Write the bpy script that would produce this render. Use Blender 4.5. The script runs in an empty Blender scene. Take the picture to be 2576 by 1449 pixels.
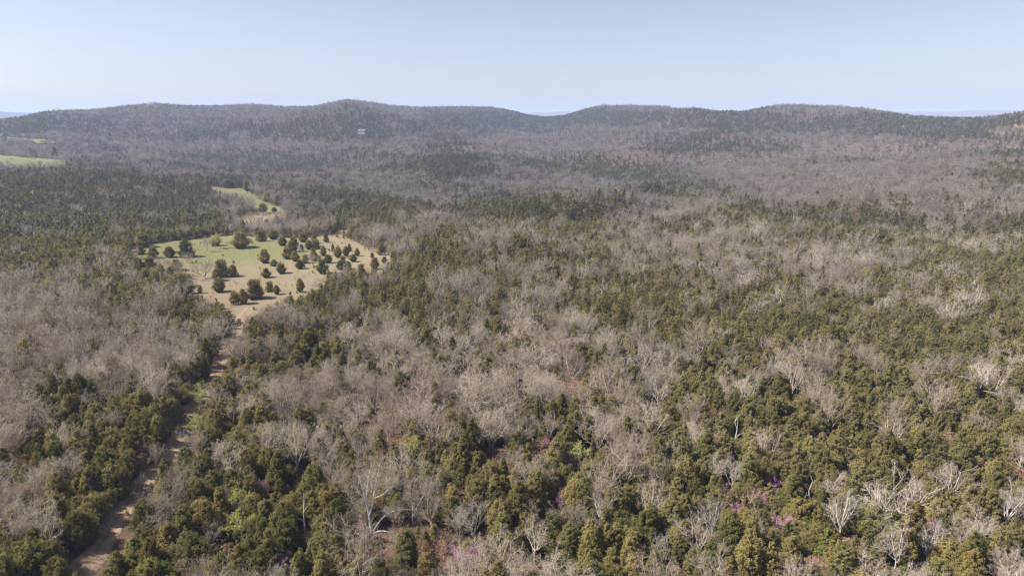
import bpy, math, random
import numpy as np
from mathutils import Vector, Matrix

R = math.radians
scene = bpy.context.scene

# ------------------------------------------------------------------ camera
CAM_Z, PITCH = 62.0, R(13.5)
cam_data = bpy.data.cameras.new('camera')
cam_data.sensor_width, cam_data.lens = 36.0, 24.8
cam_data.clip_start, cam_data.clip_end = 1.0, 60000.0
cam = bpy.data.objects.new('camera', cam_data)
scene.collection.objects.link(cam)
cam.location = (0, 0, CAM_Z)
cam.rotation_euler = (math.pi / 2 - PITCH, 0, 0)
scene.camera = cam

# ------------------------------------------------------------------ sky and sun
SUN_EL, SUN_AZ = R(47), R(-92)          # azimuth from +Y towards +X: the sun stands to the west of the view
world = bpy.data.worlds.new('World')
scene.world = world
world.use_nodes = True
wn = world.node_tree
wn.nodes.clear()
w_out = wn.nodes.new('ShaderNodeOutputWorld')
w_bg = wn.nodes.new('ShaderNodeBackground')
w_sky = wn.nodes.new('ShaderNodeTexSky')
w_sky.sky_type = 'NISHITA'
w_sky.sun_disc = False
w_sky.sun_elevation = SUN_EL
w_sky.sun_rotation = SUN_AZ
w_sky.altitude = 0
w_sky.air_density, w_sky.dust_density, w_sky.ozone_density = 0.85, 0.9, 1.0
w_bg.inputs['Strength'].default_value = 0.055
w_hs = wn.nodes.new('ShaderNodeHueSaturation')          # the washed-out spring sky of the photograph, all round alike
w_hs.inputs['Saturation'].default_value = 0.70
w_mx = wn.nodes.new('ShaderNodeMix'); w_mx.data_type = 'RGBA'; w_mx.blend_type = 'MULTIPLY'; w_mx.inputs[0].default_value = 1.0
w_mx.inputs[7].default_value = (1.02, 0.965, 1.02, 1)
wn.links.new(w_sky.outputs['Color'], w_hs.inputs['Color'])
wn.links.new(w_hs.outputs['Color'], w_mx.inputs[6])
wn.links.new(w_mx.outputs[2], w_bg.inputs['Color'])
wn.links.new(w_bg.outputs['Background'], w_out.inputs['Surface'])

sun_data = bpy.data.lights.new('sun', 'SUN')
sun_data.energy, sun_data.angle, sun_data.color = 5.0, R(0.53), (1.0, 0.95, 0.88)
sun = bpy.data.objects.new('sun', sun_data)
scene.collection.objects.link(sun)
sun_dir = Vector((math.sin(SUN_AZ) * math.cos(SUN_EL), math.cos(SUN_AZ) * math.cos(SUN_EL), math.sin(SUN_EL)))
sun.rotation_euler = sun_dir.to_track_quat('Z', 'Y').to_euler()

scene.view_settings.view_transform = 'Standard'
scene.view_settings.look = 'None'
scene.view_settings.exposure = 1.38
scene.view_settings.gamma = 1.0
scene.render.engine = 'CYCLES'
cy = scene.cycles
cy.max_bounces, cy.diffuse_bounces, cy.glossy_bounces = 6, 5, 1
cy.transmission_bounces, cy.volume_bounces, cy.transparent_max_bounces = 2, 1, 4
cy.use_denoising = True
cy.denoiser = 'OPENIMAGEDENOISE'
cy.denoising_input_passes = 'RGB_ALBEDO_NORMAL'
cy.denoising_prefilter = 'NONE'
cy.pixel_filter_type = 'BLACKMAN_HARRIS'
cy.filter_width = 1.3
cy.caustics_reflective = cy.caustics_refractive = False

rng = np.random.default_rng(7)
random.seed(7)
C = scene.collection

# ------------------------------------------------------------------ small helpers
def vnoise(x, y, seed=0):
    """smooth value noise in -1..1"""
    x = np.asarray(x, float); y = np.asarray(y, float)
    xi = np.floor(x).astype(np.int64); yi = np.floor(y).astype(np.int64)
    xf = x - xi; yf = y - yi
    u = xf * xf * (3 - 2 * xf); v = yf * yf * (3 - 2 * yf)
    def h(a, b):
        n = (a * 374761393 + b * 668265263 + seed * 974634777) & 0x7fffffff
        n = ((n ^ (n >> 13)) * 1274126177) & 0x7fffffff
        n = n ^ (n >> 16)
        return (n & 0xffff) / 32767.5 - 1.0
    a = h(xi, yi); b = h(xi + 1, yi); c = h(xi, yi + 1); d = h(xi + 1, yi + 1)
    return (a * (1 - u) + b * u) * (1 - v) + (c * (1 - u) + d * u) * v

def sstep(a, b, x):
    t = np.clip((x - a) / (b - a), 0, 1)
    return t * t * (3 - 2 * t)

F = 24.8 / 36 * 2576.0                   # focal length in units of a 2576 wide frame
CP, SP = math.cos(PITCH), math.sin(PITCH)
def project(x, y, z):
    dz = np.asarray(z) - CAM_Z
    w = np.asarray(y) * CP - dz * SP
    v = np.asarray(y) * SP + dz * CP
    w = np.where(w > 1e-3, w, 1e-3)
    return 1288 + F * np.asarray(x) / w, 724.5 - F * v / w
def ray(px, py):
    u = (px - 1288) / F; v = (724.5 - py) / F
    d = np.array([u, CP + v * SP, -SP + v * CP])
    return d / np.linalg.norm(d)

# ------------------------------------------------------------------ the lie of the land
crest_px = np.array([-400, 0, 60, 110, 150, 250, 330, 400, 480, 560, 640, 720, 790, 830, 875, 920, 980, 1060, 1150, 1230, 1280, 1330,
                     1370, 1420, 1470, 1510, 1580, 1660, 1700, 1740, 1800, 1870, 1900, 1950, 2000, 2080, 2150, 2220, 2300, 2400, 2470, 2520, 2576, 2700, 3000], float)
crest_py = np.array([300, 297, 290, 278, 276, 272, 262, 258, 263, 263, 259, 266, 265, 257, 248, 253, 262, 267, 266, 267, 274, 287,
                     292, 288, 272, 263, 262, 264, 270, 268, 276, 277, 270, 262, 260, 263, 268, 276, 288, 292, 292, 285, 275, 262, 262], float)
cr_rp = np.array([-400, 0, 400, 875, 1370, 1560, 1700, 1800, 2000, 2300, 2450, 2576, 3000], float)
cr_r = np.array([1900, 2000, 2150, 2000, 2150, 1950, 1750, 1650, 1750, 1600, 1500, 1350, 1300], float)
ft_r = np.array([1050, 1080, 1200, 1200, 1330, 1330, 1300, 1250, 1250, 1150, 1100, 950, 950], float)
t_of = lambda px: (px - 1288) / (F / CP)
T_c = t_of(crest_px)
R_c = np.interp(crest_px, cr_rp, cr_r)
sl = []
for a, b in zip(crest_px, crest_py):
    d = ray(a, b); sl.append(d[2] / math.hypot(d[0], d[1]))
Z_c = CAM_Z + R_c * np.array(sl) - 9.5
T_r = t_of(cr_rp)
base_t = np.array([-0.75, -0.35, 0.0, 0.35, 0.75])
base_r = np.array([0, 300, 500, 700, 900, 1200, 1500, 4000.0])
base_z = np.array([[0, 0, -1, -5, -7, -4, 0, 0],
                   [0, 0, -3, -8, -8, -3, 4, 0],
                   [0, 0, -4, -8, -6, 2, 12, 10],
                   [0, 0, -2, 0, 4, 12, 20, 15],
                   [0, 0, 1, 7, 13, 22, 28, 20]], float)
SPURS = []                       # low wooded spurs of the valley floor: centre, half length, half width, height
for (px, py, ln, hh) in [(1300, 452, .11, 9), (900, 478, .08, 6), (1490, 540, .10, 7), (1760, 590, .10, 7), (1650, 475, .08, 8), (2080, 425, .12, 10), (2400, 455, .10, 9), (2050, 640, .09, 5), (1290, 660, .09, 5), (1180, 395, .10, 10), (1560, 402, .10, 10), (650, 420, .10, 8), (2250, 540, .10, 6)]:
    d = ray(px, py); rr0 = CAM_Z / -d[2] * math.hypot(d[0], d[1])
    SPURS.append((d[0] / math.hypot(d[0], d[1]) * rr0, d[1] / math.hypot(d[0], d[1]) * rr0, ln * rr0, .036 * rr0 + 8, 1.6 * hh))
def H(x, y):
    x = np.asarray(x, float); y = np.asarray(y, float)
    r = np.hypot(x, y)
    a = np.clip(np.arctan2(x, y), -0.86, 0.86)
    t = np.tan(a)
    cols = np.array([np.interp(r, base_r, row) for row in base_z])
    f = np.interp(t, base_t, np.arange(5.0)); i = np.clip(f.astype(int), 0, 3); f = f - i
    f = f * f * (3 - 2 * f)
    flat = cols.reshape(5, -1); ii = i.ravel(); n = np.arange(ii.size)
    b = (flat[ii, n] * (1 - f.ravel()) + flat[ii + 1, n] * f.ravel()).reshape(r.shape)
    b = b + 17 * sstep(380, 760, r) * vnoise(x / 260 + 9.3 + y / 500, y / 170 + 3.1 - x / 600, 5) + 2.2 * sstep(150, 400, r) * vnoise(x / 70, y / 60, 6)
    for (sx, sy, ln, wd, hh) in SPURS:
        b = b + hh * np.exp(-((x - sx + .35 * (y - sy)) / ln) ** 2 - ((y - sy) / wd) ** 2)
    zc = np.interp(t, T_c, Z_c); rc = np.interp(t, T_r, cr_r); rf = np.interp(t, T_r, ft_r)
    s = np.clip((r - rf) / (rc - rf), 0, 1)
    up = 0.55 * s * s * (3 - 2 * s) + 0.45 * s ** 1.6
    up = np.where(r > rc, 1 - 0.85 * sstep(0, 900, r - rc), up)
    z = b * (1 - up) + zc * up
    z = z + sstep(1100, 1400, r) * (1 - sstep(-480, -150, r - rc)) * (11 * vnoise(t * 13 + .3 * vnoise(x / 300, y / 300, 3), r / 900, 8) + 7 * vnoise(x / 190 + 4.4, y / 230, 9))
    z = z + 26 * np.exp(-((t + 0.235) / 0.085) ** 2 - ((r - 1600) / 190) ** 2)
    z = z + 12 * np.exp(-((t - 0.33) / 0.10) ** 2 - ((r - 1420) / 150) ** 2)
    far = (116 + 12 * vnoise(t * 9 + 3, r * 0, 11)) * np.exp(-((r - 9200) / 1500.0) ** 2)
    return z + far

def ground_at(px, py, h=0.0):
    d = ray(px, py)
    s = np.concatenate([np.arange(40, 700, 0.5), np.arange(700, 3500, 2.0)])
    x, y, z = d[0] * s, d[1] * s, CAM_Z + d[2] * s
    below = z < H(x, y) + h
    k = int(np.argmax(below)) if below.any() else len(s) - 1
    return float(x[k]), float(y[k])

# ------------------------------------------------------------------ stands of cedar and hardwood on that land
STAND_Y = [270, 300, 315, 330, 345, 360, 380, 400, 420, 440, 460, 480, 500, 530, 560, 590, 620, 650, 690, 730, 770, 810, 850, 900, 950,
           1000, 1060, 1120, 1180, 1240, 1300, 1370, 1449]
STANDS = """332111111112441134112455
532222144254565346444676
422124565254434366674774
432156567423222324544541
112342347241112442111356
112321222161122565411233
233234433262212455321445
023345554564454322123223
144335654465566421111124
766533333354236621111125
887665421353114541111123
888772443134112552112123
766762366336653443122222
876752267635543126564223
877782246436653324777525
887782332243463333446634
777552254563454213323553
577742237377643235223364
366652653734354531533645
134562275521245566533556
112475246643456676665446
111265322453246887777666
001144342321236788876756
111146563325212467645677
321257363524223334457876
564446233342333345788777
388736242323443556788777
289846433535445666787766
279857536344556677887545
488567663243556678887566
597577774233457887788754
786757874344468876677666
786756874323567765555445""".split()
stand_map = np.array([[int(c) for c in row] for row in STANDS], float) / 9.0
stand_map[:5] += .12
def cedar_share(x, y, z):
    px, py = project(x, y, z + 4.5)
    fx = np.clip((px - 53.7) / 107.33, 0, 22.999); ix = fx.astype(int); fx = fx - ix
    fy = np.clip(np.interp(py, STAND_Y, np.arange(33.0)), 0, 31.999); iy = fy.astype(int); fy = fy - iy
    m = stand_map
    p = (m[iy, ix] * (1 - fx) + m[iy, ix + 1] * fx) * (1 - fy) + (m[iy + 1, ix] * (1 - fx) + m[iy + 1, ix + 1] * fx) * fy
    r = np.hypot(x, y)
    sc = np.clip(r / 12, 9, 60)
    n = .36 * vnoise(x / 11, y / 11, 21) * sstep(600, 250, r) + .42 * vnoise(x / 40, y / 40, 22) * sstep(200, 600, r) + .3 * vnoise(x / 110, y / 110, 23) * sstep(700, 1200, r)
    return np.clip(.13 * sstep(150, 260, r) * sstep(1300, 900, r) + .05 * sstep(900, 1300, r) + (p - 0.43) * (1.35 + 1.3 * sstep(220, 500, r)) + 0.5 + n, 0.06, 0.90)

# ------------------------------------------------------------------ materials
def mat(name):
    m = bpy.data.materials.new(name); m.use_nodes = True
    m.node_tree.nodes.clear()
    return m, m.node_tree.nodes, m.node_tree.links
def out_diffuse(n, l, col, rough=0.9, transl=0.0, bump=None):
    o = n.new('ShaderNodeOutputMaterial')
    b = n.new('ShaderNodeBsdfDiffuse'); b.inputs['Roughness'].default_value = rough
    l.new(col, b.inputs['Color'])
    s = b.outputs[0]
    if bump is not None: l.new(bump, b.inputs['Normal'])
    if transl:
        t = n.new('ShaderNodeBsdfTranslucent'); l.new(col, t.inputs['Color'])
        mx = n.new('ShaderNodeMixShader'); mx.inputs[0].default_value = transl
        l.new(s, mx.inputs[1]); l.new(t.outputs[0], mx.inputs[2]); s = mx.outputs[0]
    l.new(s, o.inputs['Surface'])
def mixc(n, l, fac, a, b, mode='MIX'):
    m = n.new('ShaderNodeMix'); m.data_type = 'RGBA'; m.blend_type = mode
    if isinstance(fac, float): m.inputs[0].default_value = fac
    else: l.new(fac, m.inputs[0])
    for sock, v in ((m.inputs[6], a), (m.inputs[7], b)):
        if isinstance(v, tuple): sock.default_value = (*v, 1)
        else: l.new(v, sock)
    return m.outputs[2]
def attr(n, name):
    a = n.new('ShaderNodeAttribute'); a.attribute_name = name; return a.outputs['Fac']
def noise(n, l, scale, detail=4, rough=0.6, coord='Object'):
    tc = n.new('ShaderNodeTexCoord'); t = n.new('ShaderNodeTexNoise')
    t.inputs['Scale'].default_value = scale; t.inputs['Detail'].default_value = detail; t.inputs['Roughness'].default_value = rough
    l.new(tc.outputs[coord], t.inputs['Vector'])
    return t.outputs['Fac']
def ramp(n, l, fac, stops):
    r = n.new('ShaderNodeValToRGB'); e = r.color_ramp.elements
    while len(e) < len(stops): e.new(0.5)
    for k, (p, c) in enumerate(stops):
        e[k].position = p; e[k].color = (*c, 1)
    l.new(fac, r.inputs[0]); return r.outputs[0]

def foliage_mat(name, stops, transl=0.15):
    """colour runs with the tree's own tint (object colour), its random number and a value per spray"""
    m, n, l = mat(name)
    oi = n.new('ShaderNodeObjectInfo')
    add = n.new('ShaderNodeMath'); add.operation = 'MULTIPLY_ADD'
    l.new(oi.outputs['Random'], add.inputs[0]); add.inputs[1].default_value = 0.62
    tn = n.new('ShaderNodeMath'); tn.operation = 'MULTIPLY'; l.new(attr(n, 'tone'), tn.inputs[0]); tn.inputs[1].default_value = 0.38
    l.new(tn.outputs[0], add.inputs[2])
    c = ramp(n, l, add.outputs[0], stops)
    c = mixc(n, l, 1.0, c, oi.outputs['Color'], 'MULTIPLY')
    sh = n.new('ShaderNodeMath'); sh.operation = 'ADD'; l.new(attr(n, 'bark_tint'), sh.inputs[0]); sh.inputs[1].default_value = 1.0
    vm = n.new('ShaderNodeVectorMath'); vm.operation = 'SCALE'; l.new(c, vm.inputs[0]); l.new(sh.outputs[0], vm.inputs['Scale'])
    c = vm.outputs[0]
    out_diffuse(n, l, c, 0.9, transl)
    return m
M = {}
M['cedar'] = foliage_mat('cedar_foliage', [(0.05, (0.152, 0.146, 0.053)), (0.4, (0.240, 0.216, 0.083)), (0.9, (0.335, 0.288, 0.126))], 0.5)
M['pine'] = foliage_mat('pine_needles', [(0.1, (0.030, 0.045, 0.020)), (0.9, (0.060, 0.075, 0.030))])
M['twig'] = foliage_mat('bare_twigs', [(0.05, (0.215, 0.178, 0.142)), (0.3, (0.325, 0.275, 0.226)), (0.6, (0.42, 0.366, 0.306)), (0.95, (0.57, 0.515, 0.44))], 0.35)
M['bark'] = foliage_mat('bark', [(0.05, (0.16, 0.13, 0.105)), (0.5, (0.30, 0.26, 0.225)), (0.95, (0.50, 0.46, 0.42))], 0.0)
M['cedar_bark'] = foliage_mat('cedar_bark', [(0.05, (0.12, 0.085, 0.065)), (0.95, (0.22, 0.16, 0.125))], 0.0)
M['white_bark'] = foliage_mat('white_bark', [(0.0, (0.26, 0.235, 0.21)), (0.35, (0.44, 0.41, 0.375)), (1.0, (0.62, 0.59, 0.55))], 0.0)
M['pale_twig'] = foliage_mat('pale_twigs', [(0.0, (0.36, 0.315, 0.28)), (1.0, (0.52, 0.475, 0.43))], 0.3)
M['blossom'] = foliage_mat('redbud_blossom', [(0.0, (0.42, 0.17, 0.30)), (1.0, (0.54, 0.28, 0.43))], 0.25)
M['bud'] = foliage_mat('young_leaves', [(0.0, (0.34, 0.36, 0.09)), (1.0, (0.52, 0.53, 0.17))], 0.3)
M['tassel'] = foliage_mat('oak_tassels', [(0.0, (0.30, 0.24, 0.13)), (1.0, (0.44, 0.37, 0.20))], 0.2)
M['russet'] = foliage_mat('dead_oak_leaves', [(0.0, (0.26, 0.13, 0.075)), (1.0, (0.44, 0.27, 0.18))], 0.2)

def solid(name, col, rough=0.8, var=0.25, scale=2.0, spec=0.3):
    m, n, l = mat(name)
    f = noise(n, l, scale)
    c = mixc(n, l, f, tuple(x * (1 - var) for x in col), tuple(min(1, x * (1 + var)) for x in col))
    o = n.new('ShaderNodeOutputMaterial'); b = n.new('ShaderNodeBsdfPrincipled')
    b.inputs['Roughness'].default_value = rough
    b.inputs['Specular IOR Level'].default_value = spec
    l.new(c, b.inputs['Base Color']); l.new(b.outputs[0], o.inputs['Surface'])
    return m

def ground_mat():
    m, n, l = mat('leaf_litter')
    f1 = noise(n, l, 0.12, 6); f2 = noise(n, l, 1.7, 6, 0.7)
    a = ramp(n, l, f1, [(0.3, (0.105, 0.075, 0.055)), (0.55, (0.155, 0.112, 0.082)), (0.75, (0.135, 0.108, 0.068))])
    b = ramp(n, l, f2, [(0.3, (0.5, 0.5, 0.5)), (0.7, (1.25, 1.2, 1.15))])
    c = mixc(n, l, 1.0, a, b, 'MULTIPLY')
    out_diffuse(n, l, c)
    return m
def meadow_mat(name, green, dry, bare):
    m, n, l = mat(name)
    g = attr(n, 'green')
    f1 = noise(n, l, 0.09, 5); f2 = noise(n, l, 0.9, 6, 0.7); f3 = noise(n, l, 4.0, 3, 0.7)
    s = n.new('ShaderNodeMath'); s.operation = 'MULTIPLY_ADD'; l.new(f1, s.inputs[0]); s.inputs[1].default_value = 0.9; l.new(g, s.inputs[2])
    s2 = n.new('ShaderNodeMath'); s2.operation = 'MULTIPLY_ADD'; l.new(f2, s2.inputs[0]); s2.inputs[1].default_value = 0.6; l.new(s.outputs[0], s2.inputs[2])
    c = ramp(n, l, s2.outputs[0], [(0.52, bare), (0.80, dry), (0.93, tuple(0.5 * (p + q) for p, q in zip(green, dry))), (1.0, green)])
    c = mixc(n, l, 1.0, c, ramp(n, l, f3, [(0.3, (0.66, 0.66, 0.64)), (0.7, (1.14, 1.12, 1.1))]), 'MULTIPLY')
    out_diffuse(n, l, c)
    return m
def track_mat():
    m, n, l = mat('dirt')
    f1 = noise(n, l, 0.5, 5); f2 = noise(n, l, 3.0, 5, 0.7)
    c = ramp(n, l, f1, [(0.3, (0.25, 0.165, 0.115)), (0.5, (0.35, 0.25, 0.18)), (0.72, (0.43, 0.335, 0.265))])
    c = mixc(n, l, attr(n, 'green'), c, (0.23, 0.20, 0.105))
    c = mixc(n, l, 1.0, c, ramp(n, l, f2, [(0.3, (0.7, 0.7, 0.7)), (0.7, (1.15, 1.13, 1.1))]), 'MULTIPLY')
    out_diffuse(n, l, c)
    return m
M['litter'] = ground_mat()
M['meadow'] = meadow_mat('meadow_grass', (0.205, 0.208, 0.098), (0.262, 0.222, 0.140), (0.265, 0.200, 0.148))
M['pasture'] = meadow_mat('pasture_grass', (0.27, 0.28, 0.125), (0.31, 0.30, 0.145), (0.34, 0.30, 0.17))
M['track'] = track_mat()

# ------------------------------------------------------------------ mesh helper
class MB:
    def __init__(self): self.v, self.f, self.m, self.t = [], [], [], []
    def tube(self, pts, rad, sides, mi=0, tone=0.5, cap=False):
        base = len(self.v); n = len(pts)
        for k in range(n):
            d = (pts[min(k + 1, n - 1)] - pts[max(k - 1, 0)])
            d = d.normalized() if d.length > 1e-9 else Vector((0, 0, 1))
            a = d.orthogonal().normalized(); b = d.cross(a)
            for s in range(sides):
                q = 2 * math.pi * s / sides
                self.v.append(pts[k] + (a * math.cos(q) + b * math.sin(q)) * rad[k])
        for k in range(n - 1):
            for s in range(sides):
                s2 = (s + 1) % sides
                self.f.append((base + k * sides + s, base + k * sides + s2, base + (k + 1) * sides + s2, base + (k + 1) * sides + s))
                self.m.append(mi); self.t.append(tone)
        if cap:
            self.f.append(tuple(base + (n - 1) * sides + s for s in range(sides))); self.m.append(mi); self.t.append(tone)
    def tri(self, a, b, c, mi=0, tone=0.5):
        k = len(self.v); self.v += [a, b, c]; self.f.append((k, k + 1, k + 2)); self.m.append(mi); self.t.append(tone)
    def twig(self, p, q, w, mi=0, tone=0.5):
        d = (q - p); s = d.cross(Vector((random.uniform(-1, 1), random.uniform(-1, 1), random.uniform(-1, 1))))
        if s.length < 1e-6: return
        s = s.normalized() * w * 0.5
        self.tri(p - s, p + s, q, mi, tone)
    def leaf(self, p, size, mi=0, tone=0.5, d=None, wd=.42):
        if d is None: d = rv()                     # d: the way the spray faces
        a = d.orthogonal(); a.rotate(Matrix.Rotation(random.uniform(0, 6.28), 3, d)); a.normalize()
        b = d.cross(a)
        self.tri(p - a * size * wd - b * size * .45, p + a * size * wd - b * size * .45, p + b * size * .65, mi, tone)
    def box(self, x0, x1, y0, y1, z0, z1, mi=0):
        k = len(self.v)
        self.v += [Vector((x, y, z)) for z in (z0, z1) for y in (y0, y1) for x in (x0, x1)]
        for q in ((0, 2, 3, 1), (4, 5, 7, 6), (0, 1, 5, 4), (2, 6, 7, 3), (0, 4, 6, 2), (1, 3, 7, 5)):
            self.f.append(tuple(k + i for i in q)); self.m.append(mi); self.t.append(0.5)
    def mesh(self, name, mats):
        me = bpy.data.meshes.new(name)
        me.from_pydata([tuple(p) for p in self.v], [], self.f)
        for x in mats: me.materials.append(x)
        if len(mats) > 1: me.polygons.foreach_set('material_index', self.m)
        a = me.attributes.new('tone', 'FLOAT', 'FACE'); a.data.foreach_set('value', self.t)
        me.update()
        return me
def rv():
    while True:
        v = Vector((random.uniform(-1, 1), random.uniform(-1, 1), random.uniform(-1, 1)))
        if 0.05 < v.length < 1: return v.normalized()
def bend(d, ang):
    a = d.orthogonal().normalized(); a.rotate(Matrix.Rotation(random.uniform(0, 6.2832), 3, d))
    d2 = d.copy(); d2.rotate(Matrix.Rotation(ang, 3, a)); return d2

# ------------------------------------------------------------------ trees
def bare_tree(seed, Ht, wide=1.0, level=3, leaf=None, leaf_n=0, leaf_size=0.16, counts=(6, 6, 5, 5, 3), tw=1.0, low=0.3, lean=0.06):
    """returns (trunk, crown) builders; leaf marks crown material 1"""
    random.seed(seed)
    tr, cr = MB(), MB()
    h0 = Ht * low
    r0 = Ht * 0.0145
    lx, ly = random.uniform(-lean, lean), random.uniform(-lean, lean)
    pts = [Vector((lx * z + random.uniform(-.05, .05), ly * z + random.uniform(-.05, .05), z)) for z in (-0.6, 0, h0 * .35, h0 * .7, h0)]
    tr.tube(pts, [r0 * 1.35, r0 * 1.25, r0, r0 * .92, r0 * .85], 6, 0, 0.3)
    def grow(p, d, L, r, lv):
        nseg = (4, 3, 2, 1, 1)[lv]
        pts, ds = [p], []
        q = p.copy(); dd = d.copy()
        for k in range(nseg):
            dd = (dd + rv() * (.22 + .06 * lv) + Vector((0, 0, .16 if lv < 3 else .04))).normalized()
            q = q + dd * (L / nseg); pts.append(q.copy()); ds.append(dd.copy())
        tone = min(1, max(0, random.gauss(.5, .22)))
        if lv < 2: tone = random.uniform(.4, .85)
        if lv >= level:
            w = (0.05, 0.05, 0.042, 0.028, 0.022)[lv] * tw
            for k in range(nseg): cr.twig(pts[k], pts[k + 1], w, 0, tone)
        else:
            rr = [r * (1 - .62 * k / nseg) for k in range(nseg + 1)]
            (tr if lv == 0 else cr).tube(pts, rr, (5, 4, 3, 3, 3)[lv], 0, tone)
        last = lv >= len(counts) - 1
        if last or lv == 4:
            for k in range(leaf_n): cr.leaf(pts[-1] + rv() * random.uniform(0, .3), leaf_size * random.uniform(.6, 1.3), 1, random.random())
            return
        nc = counts[lv + 1]
        for c in range(nc):
            s = (c + random.uniform(.35, 1.0)) / nc
            s = .22 + .78 * min(s, 1)
            k = min(int(s * nseg), nseg - 1); fr = s * nseg - k
            bp = pts[k].lerp(pts[k + 1], min(fr, 1))
            bd = bend(ds[k], R(random.uniform(24, 62)))
            if lv == 0 and bd.z < -.1: bd.z *= -.4
            grow(bp, bd.normalized(), L * random.uniform(.42, .68) * (1.15 - .45 * s), max(r * .55 * (1.1 - .4 * s), .008), lv + 1)
    top = pts[-1]
    n = counts[0]
    for k in range(n):
        az = 6.2832 * (k + random.uniform(-.3, .3)) / n
        tilt = R(min(random.uniform(26, 56) * wide, 56)) if k else R(8)
        d = Vector((math.cos(az) * math.sin(tilt), math.sin(az) * math.sin(tilt), math.cos(tilt)))
        st = top if k < 3 else pts[2].lerp(top, random.uniform(.35, 1))
        grow(st, d, (Ht - h0) * random.uniform(.55, .82) * (1.0 if k else 1.08), r0 * random.uniform(.5, .75), 0)
    return tr, cr

def cedar(seed, Ht, Rad, lobes, per, size, kind='pointed'):
    random.seed(seed)
    tr, cr = MB(), MB()
    z0 = Ht * random.uniform(.06, .14)
    lx, ly = random.uniform(-.04, .04), random.uniform(-.04, .04)
    ax = lambda z: Vector((lx * z, ly * z, z))
    tr.tube([ax(-.5), ax(0), ax(Ht * .4), ax(Ht * .92)], [Rad * .075, Rad * .07, Rad * .045, .02], 5, 0, .5)
    pw = {'pointed': .66, 'rounded': .40, 'ragged': .52, 'slender': .6, 'broad': .42, 'bushy': .30}[kind]
    def prof(s): return (1 - s) ** pw * min(1.0, .55 + 2.8 * s)
    lob = [random.uniform(.8, 1.15) for _ in range(9)]
    for k in range(lobes):
        for _ in range(20):
            s = random.random() ** 1.15
            if random.random() < prof(s) + .12: break
        az = random.uniform(0, 6.2832)
        uneven = lob[int(az / 6.2832 * 5) % 5] * lob[5 + int(s * 3.99)]
        if kind in ('ragged', 'broad', 'bushy'): uneven = 1 + (uneven - 1) * 2.0
        rr = Rad * prof(s) * uneven * random.uniform(.62, 1.0)
        out = Vector((math.cos(az), math.sin(az), 0))
        c = ax(z0 + s * (Ht - z0)) + out * rr
        sz = (random.uniform(.17, .42) if per < 60 and lobes > 200 else random.uniform(.26, .58)) * (.55 + .55 * prof(s)) * (Rad / 2.1) * (1.15 if per < 30 else 1)
        up = (out * random.uniform(.4, 1.0) + Vector((0, 0, random.uniform(.5, 1.2)))).normalized()
        if per > 12 and rr > .3: tr.twig(ax(c.z - rr * .45), c, .05, 0, .5)
        tone = min(1, max(0, random.gauss(.5, .2)))
        for j in range(per):
            v = rv() * random.uniform(.62, 1.05) * sz
            v = v + up * v.dot(up) * 1.7
            p = c + v
            d = (v.normalized() * .9 + up * .4 + rv() * .6).normalized()
            cr.leaf(p, size * random.uniform(.6, 1.35), 0, min(1, max(0, tone + random.uniform(-.14, .14))), d, .28)
    # leader and the inner sprays that close the crown
    for k in range(max(10, lobes // 3)):
        s = random.random() ** 1.3
        q = ax(z0 + s * (Ht - z0)) + rv() * Rad * prof(s) * .5
        cr.leaf(q, size * 2.1, 0, .4, (rv() + Vector((0, 0, .6))).normalized())
    for k in range(per // 2):
        cr.leaf(ax(Ht * random.uniform(.9, 1.0)) + rv() * .12, size, 0, .55, (Vector((0, 0, 1)) + rv() * .6).normalized())
    return tr, cr

def joined(name, tr, cr, mats):
    """one mesh from trunk + crown builders: slot 0 trunk, then the crown's slots"""
    b = MB(); b.v = tr.v + cr.v; k = len(tr.v)
    b.f = tr.f + [tuple(i + k for i in f) for f in cr.f]
    b.m = tr.m + [i + 1 for i in cr.m]; b.t = tr.t + cr.t
    return b.mesh(name, mats)

FORMS = {}          # kind -> list of dict(trunk, crown, height, radius, shape)
def add_form(kind, tr, cr, tm, cms, Ht, shape):
    FORMS.setdefault(kind, []).append(dict(trunk=tr.mesh(kind + '_trunk', [tm]), crown=cr.mesh(kind + '_crown', cms), h=Ht, shape=shape, b=(tr, cr), mats=[tm] + cms))
for k, (Ht, Rd, sh) in enumerate([(8.0, 2.2, 'pointed'), (6.8, 2.5, 'rounded'), (7.6, 2.4, 'ragged'), (6.4, 2.9, 'broad'), (8.4, 1.9, 'slender'), (7.2, 2.2, 'pointed'), (5.8, 2.3, 'rounded'), (8.2, 2.6, 'ragged'), (5.2, 2.7, 'bushy'), (6.0, 2.6, 'bushy')]):
    tr, cr = cedar(100 + k, Ht, Rd, 300, 44, .25, sh)
    add_form('cedar', tr, cr, M['cedar_bark'], [M['cedar']], Ht, sh)
for k, (Ht, wd, sh) in enumerate([(11, 1.0, 'spreading'), (10, 1.15, 'dome-crowned'), (12, .8, 'upright'), (10.5, 1.05, 'forked'), (9.5, 1.2, 'wide-crowned'), (12.5, .9, 'tall-stemmed'), (9, .95, 'dense-twigged'), (11.5, 1.1, 'crooked')]):
    tr, cr = bare_tree(200 + k, Ht, wd, 3, counts=(6, 6, 5, 5, 4), low=.2 + .03 * (k % 5))
    add_form('bare', tr, cr, M['bark'], [M['twig']], Ht, sh)
for k in range(2):
    tr, cr = bare_tree(260 + k, 5.0, 1.2, 3, leaf=1, leaf_n=3, leaf_size=.13, counts=(5, 5, 4, 4), low=.16)
    add_form('redbud', tr, cr, M['bark'], [M['twig'], M['blossom']], 5.0, 'blossoming')
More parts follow.
